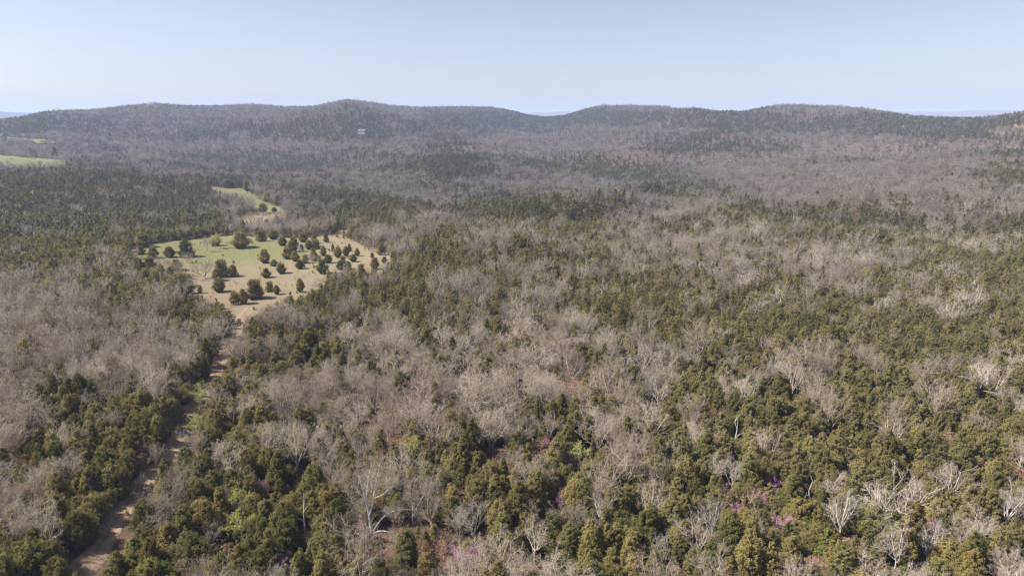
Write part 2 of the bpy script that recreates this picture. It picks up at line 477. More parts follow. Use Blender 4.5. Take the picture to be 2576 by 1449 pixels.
for k in range(2):
    tr, cr = bare_tree(270 + k, 7.0, 1.1, 3, leaf=1, leaf_n=4, leaf_size=.18, counts=(5, 5, 5, 4), low=.2)
    add_form('budding', tr, cr, M['bark'], [M['twig'], M['bud']], 7.0, 'leafing')
for k in range(2):
    tr, cr = bare_tree(280 + k, 6.0, 1.15, 3, leaf=1, leaf_n=2, leaf_size=.18, counts=(5, 5, 5, 4), low=.2)
    add_form('russet', tr, cr, M['bark'], [M['twig'], M['russet']], 6.0, 'brown-leaved')
for k in range(3):
    tr, cr = bare_tree(290 + k, 5.0, .7, 2, counts=(4, 4, 3), low=.35, tw=.7)
    add_form('sapling', tr, cr, M['bark'], [M['twig']], 5.0, 'slender')
for k in range(3):
    tr, cr = bare_tree(320 + k, 8.0, 1.25, 2, counts=(7, 6, 6, 5), low=.1, tw=1.7)
    add_form('thicket', tr, cr, M['bark'], [M['twig']], 8.0, 'round')
for k in range(2):
    tr, cr = bare_tree(300 + k, 11.0, 1.05, 3, counts=(6, 6, 5, 4, 3), low=.25)
    tr.t = [q * .6 for q in tr.t]
    add_form('pale', tr, cr, M['white_bark'], [M['pale_twig']], 11.0, 'pale')

# forms for the mass of the wood (one mesh each, instanced)
proto_col = {}
def proto(kind, name, me, tint=(1, 1, 1)):
    col = proto_col.get(kind) or proto_col.setdefault(kind, bpy.data.collections.new(kind))
    o = bpy.data.objects.new('%s_%02d' % (name, len(col.objects)), me)
    a = me.attributes.new('bark_tint', 'FLOAT', 'FACE')          # form's tint, plus far trees' missing self-shadow painted in as darker colour
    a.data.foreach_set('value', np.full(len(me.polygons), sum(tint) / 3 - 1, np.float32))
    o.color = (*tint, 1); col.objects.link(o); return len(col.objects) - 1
WOOD = {}
TINTS = {'olive': (1.04, 1.0, .92), 'dark green': (.78, .84, .78), 'bronze': (1.10, .99, .92), 'bright green': (.96, 1.10, .84)}
TN = list(TINTS)
GREY = (1.17, 1.16, 1.15)          # brightens trunk and twigs of the near hardwoods
WOOD['cedar_near'] = [proto('cedar', 'cedar', joined('cedar', *f['b'], f['mats']), TINTS[TN[k % 3]]) for k, f in enumerate(FORMS['cedar'][:9])]
WOOD['bare_near'] = [proto('bare', 'hardwood', joined('hardwood', *f['b'], f['mats']), GREY) for f in FORMS['bare']]
WOOD['bare_near'] += [proto('bare', 'hardwood', joined('hardwood', *f['b'], f['mats'])) for f in FORMS['russet'][:1]]
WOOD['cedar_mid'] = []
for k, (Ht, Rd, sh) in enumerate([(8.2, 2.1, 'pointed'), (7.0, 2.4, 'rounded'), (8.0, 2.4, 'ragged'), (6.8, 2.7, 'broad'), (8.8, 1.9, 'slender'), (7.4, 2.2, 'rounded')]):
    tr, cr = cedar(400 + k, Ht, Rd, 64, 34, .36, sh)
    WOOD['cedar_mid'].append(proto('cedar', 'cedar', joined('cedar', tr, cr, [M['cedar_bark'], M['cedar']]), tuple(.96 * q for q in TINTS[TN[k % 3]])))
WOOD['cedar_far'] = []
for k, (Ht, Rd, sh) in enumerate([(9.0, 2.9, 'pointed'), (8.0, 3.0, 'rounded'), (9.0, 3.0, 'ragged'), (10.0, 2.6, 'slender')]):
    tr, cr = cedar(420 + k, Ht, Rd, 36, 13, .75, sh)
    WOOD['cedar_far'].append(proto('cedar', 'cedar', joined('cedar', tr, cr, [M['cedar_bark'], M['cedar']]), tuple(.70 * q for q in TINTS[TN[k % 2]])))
WOOD['bare_mid'] = []
for k in range(6):
    tr, cr = bare_tree(440 + k, 10 + .5 * k, 1.05 + .05 * (k % 3), 2, counts=(6, 6, 5, 5), low=.24, tw=1.9)
    WOOD['bare_mid'].append(proto('bare', 'hardwood', joined('hardwood', tr, cr, [M['bark'], M['twig']]), (1.0, 1.0, 1.0)))
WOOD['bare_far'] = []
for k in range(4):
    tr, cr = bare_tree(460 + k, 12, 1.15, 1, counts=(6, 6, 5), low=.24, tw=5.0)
    WOOD['bare_far'].append(proto('bare', 'hardwood', joined('hardwood', tr, cr, [M['bark'], M['twig']]), (.71, .71, .71)))  # darkened colour stands in for shadow gaps the coarse crown lacks
WOOD['tassel'] = []
for k in range(3):
    tr, cr = bare_tree(480 + k, 11, 1.15, 1, leaf=1, leaf_n=2, leaf_size=.9, counts=(6, 6, 5), low=.24, tw=4.0)
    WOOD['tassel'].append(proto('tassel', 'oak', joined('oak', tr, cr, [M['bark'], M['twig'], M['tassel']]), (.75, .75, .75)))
WOOD['brush'] = []
for k in range(4):
    tr, cr = bare_tree(500 + k, 3.0, 1.2, 1, counts=(6, 5, 4), low=.06, tw=.75)
    WOOD['brush'].append(proto('brush', 'shrub', joined('shrub', tr, cr, [M['bark'], M['twig']])))
for k in range(2):
    tr, cr = bare_tree(510 + k, 2.6, 1.2, 1, leaf=1, leaf_n=1, leaf_size=.2, counts=(5, 5, 4), low=.06, tw=.75)
    WOOD['brush'].append(proto('brush', 'shrub', joined('shrub', tr, cr, [M['bark'], M['twig'], M['russet']])))
tr, cr = cedar(520, 2.6, 1.1, 30, 24, .24, 'rounded')
WOOD['brush'].append(proto('brush', 'shrub', joined('shrub', tr, cr, [M['cedar_bark'], M['cedar']])))

# ------------------------------------------------------------------ objects
def tag(o, label=None, cat=None, group=None, kind=None):
    if label: o['label'] = label
    if cat: o['category'] = cat
    if group: o['group'] = group
    if kind: o['kind'] = kind
    return o
def link(name, me, parent=None):
    o = bpy.data.objects.new(name, me); C.objects.link(o)
    if parent: o.parent = parent
    return o

# ground: one sheet, fine near the camera and in front of it, out past the far ridge
az = np.concatenate([np.arange(-180, -54, 4.0), np.arange(-54, 54.01, 0.45), np.arange(58, 180, 4.0)])
rr = [3.0]
while rr[-1] < 14000: rr.append(rr[-1] + max(3.0, min(rr[-1] * 0.02, 400)))
rr = np.array(rr); A, RR = np.meshgrid(np.radians(az), rr)
X, Y = RR * np.sin(A), RR * np.cos(A); Z = H(X, Y)
nr, na = X.shape
V = np.stack([X, Y, Z], -1).reshape(-1, 3)
i0 = (np.arange(nr - 1)[:, None] * na + np.arange(na)[None, :]); i1 = (np.arange(nr - 1)[:, None] * na + (np.arange(na)[None, :] + 1) % na)
Q = np.stack([i0, i0 + na, i1 + na, i1], -1).reshape(-1, 4)
def np_mesh(name, V, Q):
    me = bpy.data.meshes.new(name); k = Q.shape[1]
    me.vertices.add(len(V)); me.vertices.foreach_set('co', np.ascontiguousarray(V, np.float32).ravel())
    me.loops.add(Q.size); me.loops.foreach_set('vertex_index', np.ascontiguousarray(Q, np.int32).ravel())
    me.polygons.add(len(Q)); me.polygons.foreach_set('loop_start', np.arange(0, Q.size, k, dtype=np.int32))
    me.polygons.foreach_set('use_smooth', np.ones(len(Q), bool))
    me.update(calc_edges=True); me.validate()
    return me
g_me = np_mesh('ground', V, Q[:, ::-1]); g_me.materials.append(M['litter'])
# close the little hole under the camera
ground = tag(link('ground', g_me), 'leaf-littered forest floor rolling up into wooded hills', 'ground', kind='structure')

def inside(poly, x, y):
    c = np.zeros(np.shape(x), bool); n = len(poly)
    for k in range(n):
        (x0, y0), (x1, y1) = poly[k], poly[(k + 1) % n]
        hit = ((y0 > y) != (y1 > y)) & (x < (x1 - x0) * (y - y0) / (y1 - y0 + 1e-12) + x0)
        c ^= hit
    return c
def seg_dist(path, x, y):
    best = np.full(np.shape(x), 1e9)
    for (x0, y0), (x1, y1) in zip(path[:-1], path[1:]):
        dx, dy = x1 - x0, y1 - y0
        t = np.clip(((x - x0) * dx + (y - y0) * dy) / (dx * dx + dy * dy), 0, 1)
        best = np.minimum(best, np.hypot(x - x0 - t * dx, y - y0 - t * dy))
    return best
def sheet(name, poly, step, lift, m, label, greens, wob=2.0, thin=1.0):
    p = np.array(poly)
    lo, hi = p.min(0) - 4, p.max(0) + 4
    gx = np.arange(lo[0], hi[0], step); gy = np.arange(lo[1], hi[1], step)
    GX, GY = np.meshgrid(gx, gy)
    cx, cy_ = GX[:-1, :-1] + step / 2, GY[:-1, :-1] + step / 2
    wx = cx + wob * (vnoise(cx / 5, cy_ / 5, 31) + .5 * vnoise(cx / 1.7, cy_ / 1.7, 33)); wy = cy_ + wob * (vnoise(cx / 5, cy_ / 5, 32) + .5 * vnoise(cx / 1.7, cy_ / 1.7, 34))
    keep = inside(poly, wx, wy)
    n = GX.shape[1]; idx = np.arange(GX.size).reshape(GX.shape)
    q = np.stack([idx[:-1, :-1], idx[:-1, 1:], idx[1:, 1:], idx[1:, :-1]], -1)[keep]
    used = np.unique(q); re = np.full(GX.size, -1); re[used] = np.arange(len(used))
    vx, vy = GX.ravel()[used], GY.ravel()[used]
    me = np_mesh(name, np.stack([vx, vy, H(vx, vy) + lift], -1), re[q])
    g = np.zeros(len(vx))
    for (ox, oy, rad, amt) in greens: g = np.maximum(g, amt * np.exp(-(((vx - ox) ** 2 + (vy - oy) ** 2) / rad ** 2)))
    a = me.attributes.new('green', 'FLOAT', 'POINT'); a.data.foreach_set('value', g.astype(np.float32))
    me.materials.append(m)
    return tag(link(name, me), label, name.replace('_', ' '), kind='structure')

P = lambda pts: [ground_at(*q) for q in pts]
clear_poly = P([(318, 627), (400, 611), (470, 604), (540, 595), (600, 592), (690, 598), (760, 600), (850, 588), (900, 610), (985, 640), (990, 662), (945, 692), (880, 680),
                (830, 700), (800, 728), (770, 752), (700, 770), (640, 800), (590, 812), (560, 775), (515, 765), (470, 745), (478, 705), (430, 690), (350, 668)])
strip_poly = P([(515, 468), (560, 474), (610, 474), (650, 497), (716, 524), (714, 540), (655, 541), (632, 520), (600, 500), (545, 487)])
tan_poly = P([(575, 560), (640, 536), (720, 538), (735, 560), (690, 575), (600, 585)])
nook_poly = P([(845, 580), (880, 578), (885, 592), (850, 596)])
past_poly = P([(-180, 388), (0, 392), (60, 397), (130, 402), (178, 411), (150, 420), (60, 424), (0, 422), (-180, 420)])
past2_poly = P([(-60, 344), (20, 346), (70, 351), (135, 357), (150, 362), (100, 363), (60, 357), (0, 352), (-60, 350)])
dry_poly = P([(2535, 328), (2620, 327), (2640, 333), (2600, 337), (2550, 333)])
gc = ground_at(640, 640); gs = ground_at(650, 510)
sheet('meadow', clear_poly, .8, .06, M['meadow'], 'grassy clearing, green in the middle and tan towards the track', [(gc[0] - 4, gc[1] + 8, 36, .42), (gc[0] - 30, gc[1] + 22, 40, .30)], 4.5)
sheet('meadow_strip', strip_poly, 1.5, .12, M['meadow'], 'narrow band of pale green grass beyond the clearing', [(gs[0], gs[1], 90, .34)], 3)
sheet('dry_meadow', tan_poly, 1.2, .10, M['meadow'], 'tan dry grass between clearing and grass band', [], 3)
sheet('bare_patch', nook_poly, 1.0, .10, M['meadow'], 'small tan patch of bare ground at the wood edge', [])
pc = ground_at(60, 408)
sheet('pasture', past_poly, 4.0, .5, M['pasture'], 'pale green cattle pasture at the foot of the hills', [(pc[0], pc[1], 400, .35)], 3)
pc = ground_at(100, 358)
sheet('hill_pasture', past2_poly, 5.0, .9, M['pasture'], 'thin strip of bright green pasture below the ridge', [(pc[0], pc[1], 300, .55)], 4)
sheet('dry_field', dry_poly, 5.0, .9, M['litter'], 'pale dry field among woods on the rise', [], 4)
CLEAR_PX = [(318, 627), (400, 611), (540, 595), (690, 598), (850, 588), (900, 610), (985, 640), (990, 662), (945, 692), (880, 680), (830, 700), (800, 728), (770, 752), (700, 770), (640, 790), (590, 790), (560, 775), (515, 765), (470, 745), (478, 705), (430, 690), (350, 668)]
STRIP_PX = [(515, 468), (560, 474), (610, 474), (650, 497), (716, 524), (714, 540), (655, 541), (632, 520), (600, 500), (545, 487)]
TRACK_PX = [(210, 1432), (268, 1352), (318, 1272), (372, 1205), (420, 1150), (452, 1090), (470, 1045), (505, 1000), (538, 950), (556, 905), (572, 870), (592, 838), (604, 806), (628, 775)]
PAST2_PX = [(-60, 344), (20, 346), (70, 351), (135, 357), (150, 362), (100, 363), (60, 357), (0, 352), (-60, 350)]
open_polys = [clear_poly, strip_poly, tan_poly, nook_poly, past_poly, past2_poly, dry_poly]

# the dirt track
trk = P([(120, 1530), (210, 1432), (268, 1352), (318, 1272), (372, 1205), (420, 1150), (452, 1090), (470, 1045), (505, 1000), (538, 950), (556, 905), (572, 870), (592, 838), (604, 806), (628, 775)])
def smooth_path(p, n=8):
    out = []
    for k in range(len(p) - 1):
        p0, p1, p2, p3 = (np.array(p[max(0, min(len(p) - 1, k + j))]) for j in (-1, 0, 1, 2))
        for s in np.linspace(0, 1, n, endpoint=False):
            out.append(tuple(.5 * ((2 * p1) + (p2 - p0) * s + (2 * p0 - 5 * p1 + 4 * p2 - p3) * s * s + (3 * p1 - p0 - 3 * p2 + p3) * s ** 3)))
    return out + [p[-1]]
trk = smooth_path(trk)
tv, tq, tg = [], [], []
W = 9
for k, (x, y) in enumerate(trk):
    x2, y2 = trk[min(k + 1, len(trk) - 1)]; x1, y1 = trk[max(k - 1, 0)]
    d = np.array([x2 - x1, y2 - y1]); d /= np.linalg.norm(d); nn = np.array([-d[1], d[0]])
    hw = 2.0 + .6 * float(vnoise(k * .37, 0.5, 41)); hw2 = 2.0 + .6 * float(vnoise(k * .31, 7.5, 42))
    for j in range(W):
        s = -1 + 2 * j / (W - 1)
        off = s * (hw if s < 0 else hw2)
        px_, py_ = x + nn[0] * off, y + nn[1] * off
        rut = -.07 if abs(abs(s) - .5) < .15 else 0
        tv.append((px_, py_, float(H(np.array(px_), np.array(py_))) + .16 + rut - (.12 if abs(s) == 1 else 0)))
        tg.append(1.0 * max(0, 1 - abs(s) / .3) + (.9 if abs(s) == 1 else 0))
    if k:
        for j in range(W - 1):
            a = (k - 1) * W + j; tq.append((a, a + W, a + W + 1, a + 1))
me = np_mesh('dirt_track', np.array(tv), np.array(tq)); me.materials.append(M['track'])
a = me.attributes.new('green', 'FLOAT', 'POINT'); a.data.foreach_set('value', np.array(tg, np.float32))
tag(link('dirt_track', me), 'pale reddish dirt track winding through cedars up to the clearing', 'track', kind='structure')

# ------------------------------------------------------------------ single trees
taken = []                # x, y, radius kept free, radius kept low in front
PLACED = []               # records used for labels
def tree(kind, form, x, y, h, name, tint=None, rot=None, fat=1.0):
    f = FORMS[kind][form % len(FORMS[kind])]
    e = bpy.data.objects.new(name, None); C.objects.link(e)
    z = float(H(np.array(x), np.array(y)))
    e.location = (x, y, z)
    e.rotation_euler = (0, 0, random.uniform(0, 6.28) if rot is None else rot)
    s = h / f['h']; e.scale = (s * fat, s * fat, s)
    e.empty_display_size = .5
    for nm in ('trunk', 'crown'):
        o = bpy.data.objects.new(nm, f[nm]); C.objects.link(o); o.parent = e
        if tint: o.color = (*TINTS[tint], 1)
        elif kind == 'bare': o.color = (*GREY, 1)
    PLACED.append(dict(o=e, kind=kind, x=x, y=y, h=h, shape=f['shape'], tint=tint, fat=fat))
    return e

GR = {'cedar': 'cedars of the near wood', 'bare': 'bare hardwoods of the near wood', 'redbud': 'redbuds in blossom'}
# clearing cedars: base in the photograph (2576 scale), height and width in those pixels
def zc(x, y, w, h): return ((200 + x / 2.342) * .8587, (500 + y / 2.342) * .8587, w / 2.342 * .8587, h / 2.342 * .8587)
CLEAR = [(1185, 537, 150, 92, 3, 'widest cedar in the clearing, squat and alone on green grass'),
         (810, 600, 118, 106, 7, 'big dark cedar with grey brush round its foot in the clearing'),
         (590, 606, 76, 68, 1, 'round cedar with grey twigs at its foot, near the clearing corner'),
         (697, 601, 70, 64, 6, 'small round cedar between two larger ones in the clearing'),
         (512, 532, 98, 84, 1, 'large round cedar on the clearing edge against the dense wood'),
         (502, 580, 66, 48, 3, 'low bushy cedar just below the large round edge cedar'),
         (1345, 641, 82, 88, 1, 'upright egg-shaped cedar on the green of the clearing'),
         (1410, 662, 46, 42, 6, 'very small cedar beside the egg-shaped cedar in the clearing'),
         (1465, 713, 74, 68, 1, 'round cedar where green grass turns tan, shadow beside it'),
         (1362, 741, 74, 58, 3, 'low spreading cedar alone on the green and tan border'),
         (1282, 886, 112, 118, 5, 'conical bronze cedar on tan grass with a dark shadow'),
         (1207, 922, 78, 98, 0, 'taller of two touching cedars beside the conical bronze cedar'),
         (1145, 926, 78, 80, 1, 'shorter of two touching cedars beside the conical bronze cedar'),
         (1385, 836, 58, 66, 5, 'thin small cedar of a close pair on tan grass'),
         (1432, 857, 52, 62, 2, 'ragged small cedar of a close pair on tan grass'),
         (1595, 841, 68, 92, 0, 'narrow two-tiered cedar at the tan end of the clearing'),
         (1035, 841, 96, 92, 2, 'ragged cedar on tan grass below the cedar clump'),
         (1022, 765, 72, 80, 4, 'slender cedar at the front of the clump beside the grey tree'),
         (1048, 735, 98, 104, 5, 'tallest cedar of the clump beside the big grey tree'),
         (1132, 736, 66, 78, 0, 'pointed cedar at the outer end of the clump by the grey tree'),
         (740, 690, 70, 66, 6, 'small dark cedar with bare brush below it in the clearing'),
         (568, 690, 94, 82, 1, 'round dark cedar beside bare thicket on the clearing margin'),
         (1330, 491, 68, 70, 5, 'cedar on the clearing rim beside a round neighbour'),
         (1410, 479, 78, 58, 1, 'round low cedar on the far rim of the clearing'),
         (1468, 521, 62, 54, 6, 'neat small round cedar off the dense grove in the clearing'),
         (1545, 562, 90, 92, 2, 'tall ragged cedar heading the grove in the clearing'),
         (1500, 612, 84, 78, 1, 'full round cedar at the grassy front of the grove'),
         (1560, 628, 58, 64, 6, 'smaller cedar tucked against the full round grove cedar'),
         (1610, 497, 68, 58, 1, 'round cedar on the rim behind the grove'),
         (1650, 548, 64, 62, 2, 'ragged cedar in the middle of the grove'),
         (1702, 545, 62, 64, 5, 'pointed cedar in the middle of the grove'),
         (1752, 594, 58, 68, 4, 'slender cedar standing in the grove by bare ground'),
         (1590, 682, 58, 58, 6, 'small cedar at the foot of the grove beside a dark big one'),
         (1627, 642, 58, 58, 1, 'round cedar inside the lower grove'),
         (1690, 628, 70, 62, 2, 'ragged cedar among bare twigs inside the lower grove'),
         (1740, 712, 100, 88, 3, 'big very dark cedar with bare brush against it'),
         (1782, 642, 58, 54, 6, 'small round cedar above the big very dark cedar'),
         (1850, 605, 66, 74, 0, 'pointed cedar in a row on bare tan ground'),
         (1905, 592, 60, 64, 2, 'ragged cedar in a row on bare tan ground'),
         (1955, 632, 52, 48, 6, 'little round cedar on bare tan ground at the grove end'),
         (1868, 687, 62, 58, 1, 'round cedar beside a smaller one on the tan slope'),
         (1916, 682, 50, 50, 6, 'smaller round cedar beside another on the tan slope'),
         (2100, 682, 98, 78, 2, 'loose brownish cedar out on the tan corner of the clearing'),
         (2142, 584, 92, 72, 7, 'brownish scrubby cedar at the far tan corner'),
         (2010, 717, 60, 66, 5, 'cedar at the thicket edge below the tan corner'),
         (1010, 522, 72, 62, 1, 'round cedar in front of a yellow-green budding tree'),
         (1332, 296, 78, 62, 1, 'round cedar at the foot of the narrow grass band'),
         (1415, 291, 38, 30, 6, 'tiny lone cedar on the narrow grass band'),
         (1090, 126, 64, 48, 3, 'low cedar by the upper end of the grass band'),
         (1225, 147, 52, 64, 0, 'pointed cedar beside the upper grass band'),
         (1365, 222, 62, 60, 6, 'round cedar below the lone bare tree on the grass band'),
         (1440, 245, 80, 66, 2, 'ragged cedar along the grass band edge')]
for (x, y, w, h, form, label) in CLEAR:
    px, py, pw, ph = zc(x, y, w, h)
    gx, gy = ground_at(px, py - 2)
    dist = math.sqrt(gx * gx + gy * gy + CAM_Z ** 2)
    hm = max(2.0, ph * dist / F / .96); wm = 1.02 * pw * dist / F
    form = {0: 2, 3: 8, 4: 2, 5: 9}.get(form, form)
    f = FORMS['cedar'][form]
    base_w = {0: 4.6, 1: 5.4, 2: 5.2, 3: 6.2, 4: 4.0, 5: 4.6, 6: 5.0, 7: 5.6, 8: 5.8, 9: 5.6}[form] * hm / f['h']
    e = tree('cedar', form, gx, gy, hm, 'cedar_tree', 'bronze' if 'brown' in label or 'bronze' in label else 'dark green' if 'dark' in label else 'olive', fat=min(1.5, max(.75, wm / base_w)))
    PLACED[-1]['done'] = True
    tag(e, label, 'cedar', 'cedars standing in the clearing')
    taken.append((gx, gy, max(2.5, wm * .5), 0))
for lb, grp, pts in (('small cedar crowded into the grove on the tan end of the clearing', 'small cedars of the grove', [(1605, 562, 55, 50), (1682, 592, 50, 50), (1726, 642, 50, 50), (1815, 562, 52, 52), (1882, 642, 55, 50), (1932, 562, 50, 55), 
                      (1985, 592, 52, 50), (2168, 642, 60, 46), (2086, 606, 42, 34), (1690, 505, 60, 60), (1770, 500, 64, 66)]),
                     ('ragged cedar in the mixed thicket along the tan margin of the clearing', 'margin cedars', [(640, 735, 70, 80), (700, 765, 80, 90), (790, 805, 80, 86), (832, 850, 70, 80), (600, 765, 80, 84), (735, 830, 76, 80), (905, 850, 60, 56), (480, 700, 90, 84), (560, 640, 60, 56)])):
    for (x, y, w, h) in pts:
        px, py, pw, ph = zc(x, y, w, h); gx, gy = ground_at(px, py - 2)
        dist = math.sqrt(gx * gx + gy * gy + CAM_Z ** 2)
        e = tree('cedar', random.choice((1, 2, 6, 7, 9)), gx, gy, ph * dist / F, 'cedar_tree', 'olive'); PLACED[-1]['done'] = True
        tag(e, lb, 'cedar', grp); taken.append((gx, gy, 2.2, 0))
# bare trees in and about the clearing
for (x, y, h, form, label, cat) in [
        (940, 752, 10.5, 4, 'big round grey bare tree beside a cedar clump in the clearing', 'bare'),
        (450, 657, 8, 1, 'rounded grey bare tree at the shaded margin of the clearing', 'bare'),
        (955, 562, 9, 2, 'thin grey bare tree before the budding tree in the clearing', 'bare'),
        (1312, 192, 13, 0, 'lone bare tree with dark trunk on the narrow grass band', 'bare'),
        (1680, 660, 7, 6, 'bare brushy tree against the big very dark cedar', 'bare'),
        (760, 735, 8, 6, 'bare brushy tree under the small dark clearing cedar', 'bare'),
        (640, 690, 8, 1, 'bare thicket tree beside the round dark margin cedar', 'bare'),
        (1250, 380, 10, 2, 'dark-stemmed bare tree on tan dry grass', 'bare'),
        (1400, 400, 9, 5, 'bare tree beside the pink redbud on tan dry grass', 'bare'),
        (1190, 395, 9, 3, 'forked bare tree on the tan dry grass margin', 'bare'),
        (1480, 330, 8, 6, 'bare tree at the cedar end of the grass band', 'bare'),
        (1150, 250, 8, 4, 'wide bare tree between dry grass and grass band', 'bare'),
        (2060, 560, 8, 1, 'bare tree on the tan corner rim of the clearing', 'bare'),
        (1600, 590, 6, 4, 'low grey bare tree inside the cedar grove', 'bare'),
        (700, 700, 8, 4, 'round bare tree above the mixed margin thicket', 'bare'),
        (1090, 735, 7, 1, 'grey bare tree squeezed between two clump cedars', 'bare'),
        (820, 640, 6, 6, 'low grey brushy tree at the foot of the big dark cedar', 'bare')]:
    px, py, _, _ = zc(x, y, 1, 1)
    gx, gy = ground_at(px, py - 2)
    e = tree('thicket' if form in (1, 4, 6) else 'bare', form, gx, gy, h * .85, 'bare_tree', fat=1.1); PLACED[-1]['done'] = True
    tag(e, label, 'bare tree', 'bare trees about the clearing'); taken.append((gx, gy, 3.5, 0))
# saplings dotted over the clearing
rs = np.random.default_rng(11)
sap = [(745, 520), (585, 520), (410, 540), (680, 640), (815, 655), (850, 645), (880, 520), (895, 560), (840, 660), (1250, 580), (1275, 585), (1385, 555), (1345, 725), (1325, 715),
       (1290, 660), (1480, 640), (1560, 780), (1575, 735), (2035, 570), (2065, 570), (1325, 800), (845, 700), (885, 800), (1000, 880), (905, 830), (1155, 820), (1655, 735), (925, 870),
       (870, 545), (905, 530), (945, 590), (1540, 440), (790, 655), (1400, 470), (2150, 640)]
for k, (x, y) in enumerate(sap):
    px, py, _, _ = zc(x, y, 1, 1); gx, gy = ground_at(px, py)
    h = rs.uniform(2.4, 5.0)
    e = tree('sapling', k, gx, gy, h, 'sapling', fat=.8); PLACED[-1]['done'] = True
    tag(e, 'thin leafless sapling standing on the grass of the clearing', 'sapling', 'saplings in the clearing')

# the white-limbed sycamore of the foreground
def sycamore():
    random.seed(42)
    tr, cr = MB(), MB()
    V3 = Vector
    def limb(pts, r0, r1, n=6):
        q = smooth3([V3(p) for p in pts]); k = len(q) - 1
        tr.tube(q, [.85 * (r0 + (r1 - r0) * i / k) for i in range(k + 1)], n, 0, 1.0)
        return q
    def smooth3(p, n=4):
        o = []
        for k in range(len(p) - 1):
            a, b, c, d = (p[max(0, min(len(p) - 1, k + j))] for j in (-1, 0, 1, 2))
            for i in range(n):
                s = i / n
                o.append(.5 * ((2 * b) + (c - a) * s + (2 * a - 5 * b + 4 * c - d) * s * s + (3 * b - a - 3 * c + d) * s ** 3))
        return o + [p[-1]]
    main = limb([(0, 0, -.6), (0, 0, 1.5), (-.15, .1, 4), (-.35, .2, 6), (-.9, .5, 9), (-1.6, .8, 12), (-2.2, 1, 15)], .40, .06, 8)
    L = [main[8:],
         limb([(-.3, .15, 5.6), (.5, .3, 8.2), (1.0, .6, 11), (1.6, .8, 13.5), (2.0, 1, 16)], .24, .05),
         limb([(0, 0, 1.9), (1.3, -.3, 4.0), (2.6, -.4, 5.6), (4.4, -.3, 6.6), (6.8, 0, 6.8), (8.6, .2, 6.3)], .19, .04),
         limb([(0, 0, 1.7), (1.6, -.8, 2.8), (3.2, -1.4, 3.0), (4.6, -1.8, 1.9), (6.2, -2, 1.7), (9, -2, 2.6)], .17, .04),
         limb([(-.2, .1, 4.4), (-1.8, -.4, 6.5), (-3.2, -.6, 9), (-4.3, -.5, 11.5)], .15, .035),
         limb([(-.1, 0, 2.6), (-1.4, .2, 4.0), (-3.4, .3, 4.6), (-5.4, .2, 4.4)], .10, .03),
         limb([(-.6, .3, 7.5), (-.8, 2.0, 9.5), (-.6, 3.6, 12), (-.2, 4.6, 13.5)], .13, .03),
         limb([(.7, .4, 9), (2.6, -.6, 10.4), (4.0, -1.2, 12), (5.0, -1.6, 13)], .12, .03),
         limb([(-.8, .45, 8.4), (-2.6, 1.4, 10.5), (-4.4, 1.8, 12.0), (-5.6, 2.0, 13)], .11, .03)]
    def grow(p, d, Ln, lv):
        tone = random.uniform(.3, .9)
        n = (3, 2, 1)[lv]; q = p; pts = [p]; dd = d
        for k in range(n):
            dd = (dd + rv() * .3 + V3((0, 0, .08))).normalized(); q = q + dd * Ln / n; pts.append(q)
        if lv == 0: cr.tube(pts, [.034, .026, .018, .010], 3, 0, tone)
        else:
            for k in range(n): cr.twig(pts[k], pts[k + 1], (.03, .032, .024)[lv], 0, tone)
        if lv < 2:
            for c in range((6, 5)[lv]):
                k = min(int(random.uniform(.2, 1) * n), n - 1)
                grow(pts[k].lerp(pts[k + 1], random.random()), bend(dd, R(random.uniform(25, 60))), Ln * random.uniform(.4, .65), lv + 1)
    for q in L:
        for k in range(2, len(q)):
            if k < len(q) * .3: continue
            d = (q[k] - q[k - 1]).normalized()
            for c in range(3 if k < len(q) - 1 else 6): grow(q[k], bend(d, R(random.uniform(20, 65))), random.uniform(1.3, 2.6), 0)
    return tr, cr
tr, cr = sycamore()
add_form('sycamore', tr, cr, M['white_bark'], [M['twig']], 16.0, 'white-limbed')
SYC = ground_at(936, 1366)
e = tree('sycamore', 0, SYC[0], SYC[1], 12.6, 'sycamore_tree', rot=0.05); PLACED[-1]['done'] = True
tag(e, 'large bare sycamore with white limbs, two long ones bending low to one side', 'sycamore')
taken.append((SYC[0], SYC[1], 4.0, 11.0)); taken.append((SYC[0] + 4, SYC[1] - 3, 3.5, 4.0))
# dead snags
def snag(seed, Ht):
    random.seed(seed)
    tr, cr = MB(), MB()
    pts = [Vector((random.uniform(-.12, .12) * z, random.uniform(-.05, .05) * z, z)) for z in (-.5, 0, Ht * .3, Ht * .55, Ht * .8, Ht)]
    tr.tube(pts, [.15, .13, .10, .08, .05, .02], 6, 0, .0)
    for k in range(4):
        s = random.uniform(.35, .85); p = Vector((0, 0, s * Ht)); k0 = 2
        i = min(range(6), key=lambda j: abs(pts[j].z - p.z)); p = pts[i]
        az = random.uniform(0, 6.28); d = Vector((math.cos(az) * .7, math.sin(az) * .7, .95))
        q = [p, p + d * .8 + rv() * .15, p + d * 1.5 + rv() * .3, p + d * 2.1 + Vector((0, 0, random.uniform(-.3, .7)))]
        cr.tube(q, [.05, .04, .026, .01], 5, 0, random.uniform(.2, .6))
    return tr, cr
tr, cr = snag(77, 7.0); add_form('snag', tr, cr, M['white_bark'], [M['white_bark']], 7.0, 'broken')
tr, cr = snag(78, 7.0); add_form('snag', tr, cr, M['white_bark'], [M['white_bark']], 7.0, 'broken')
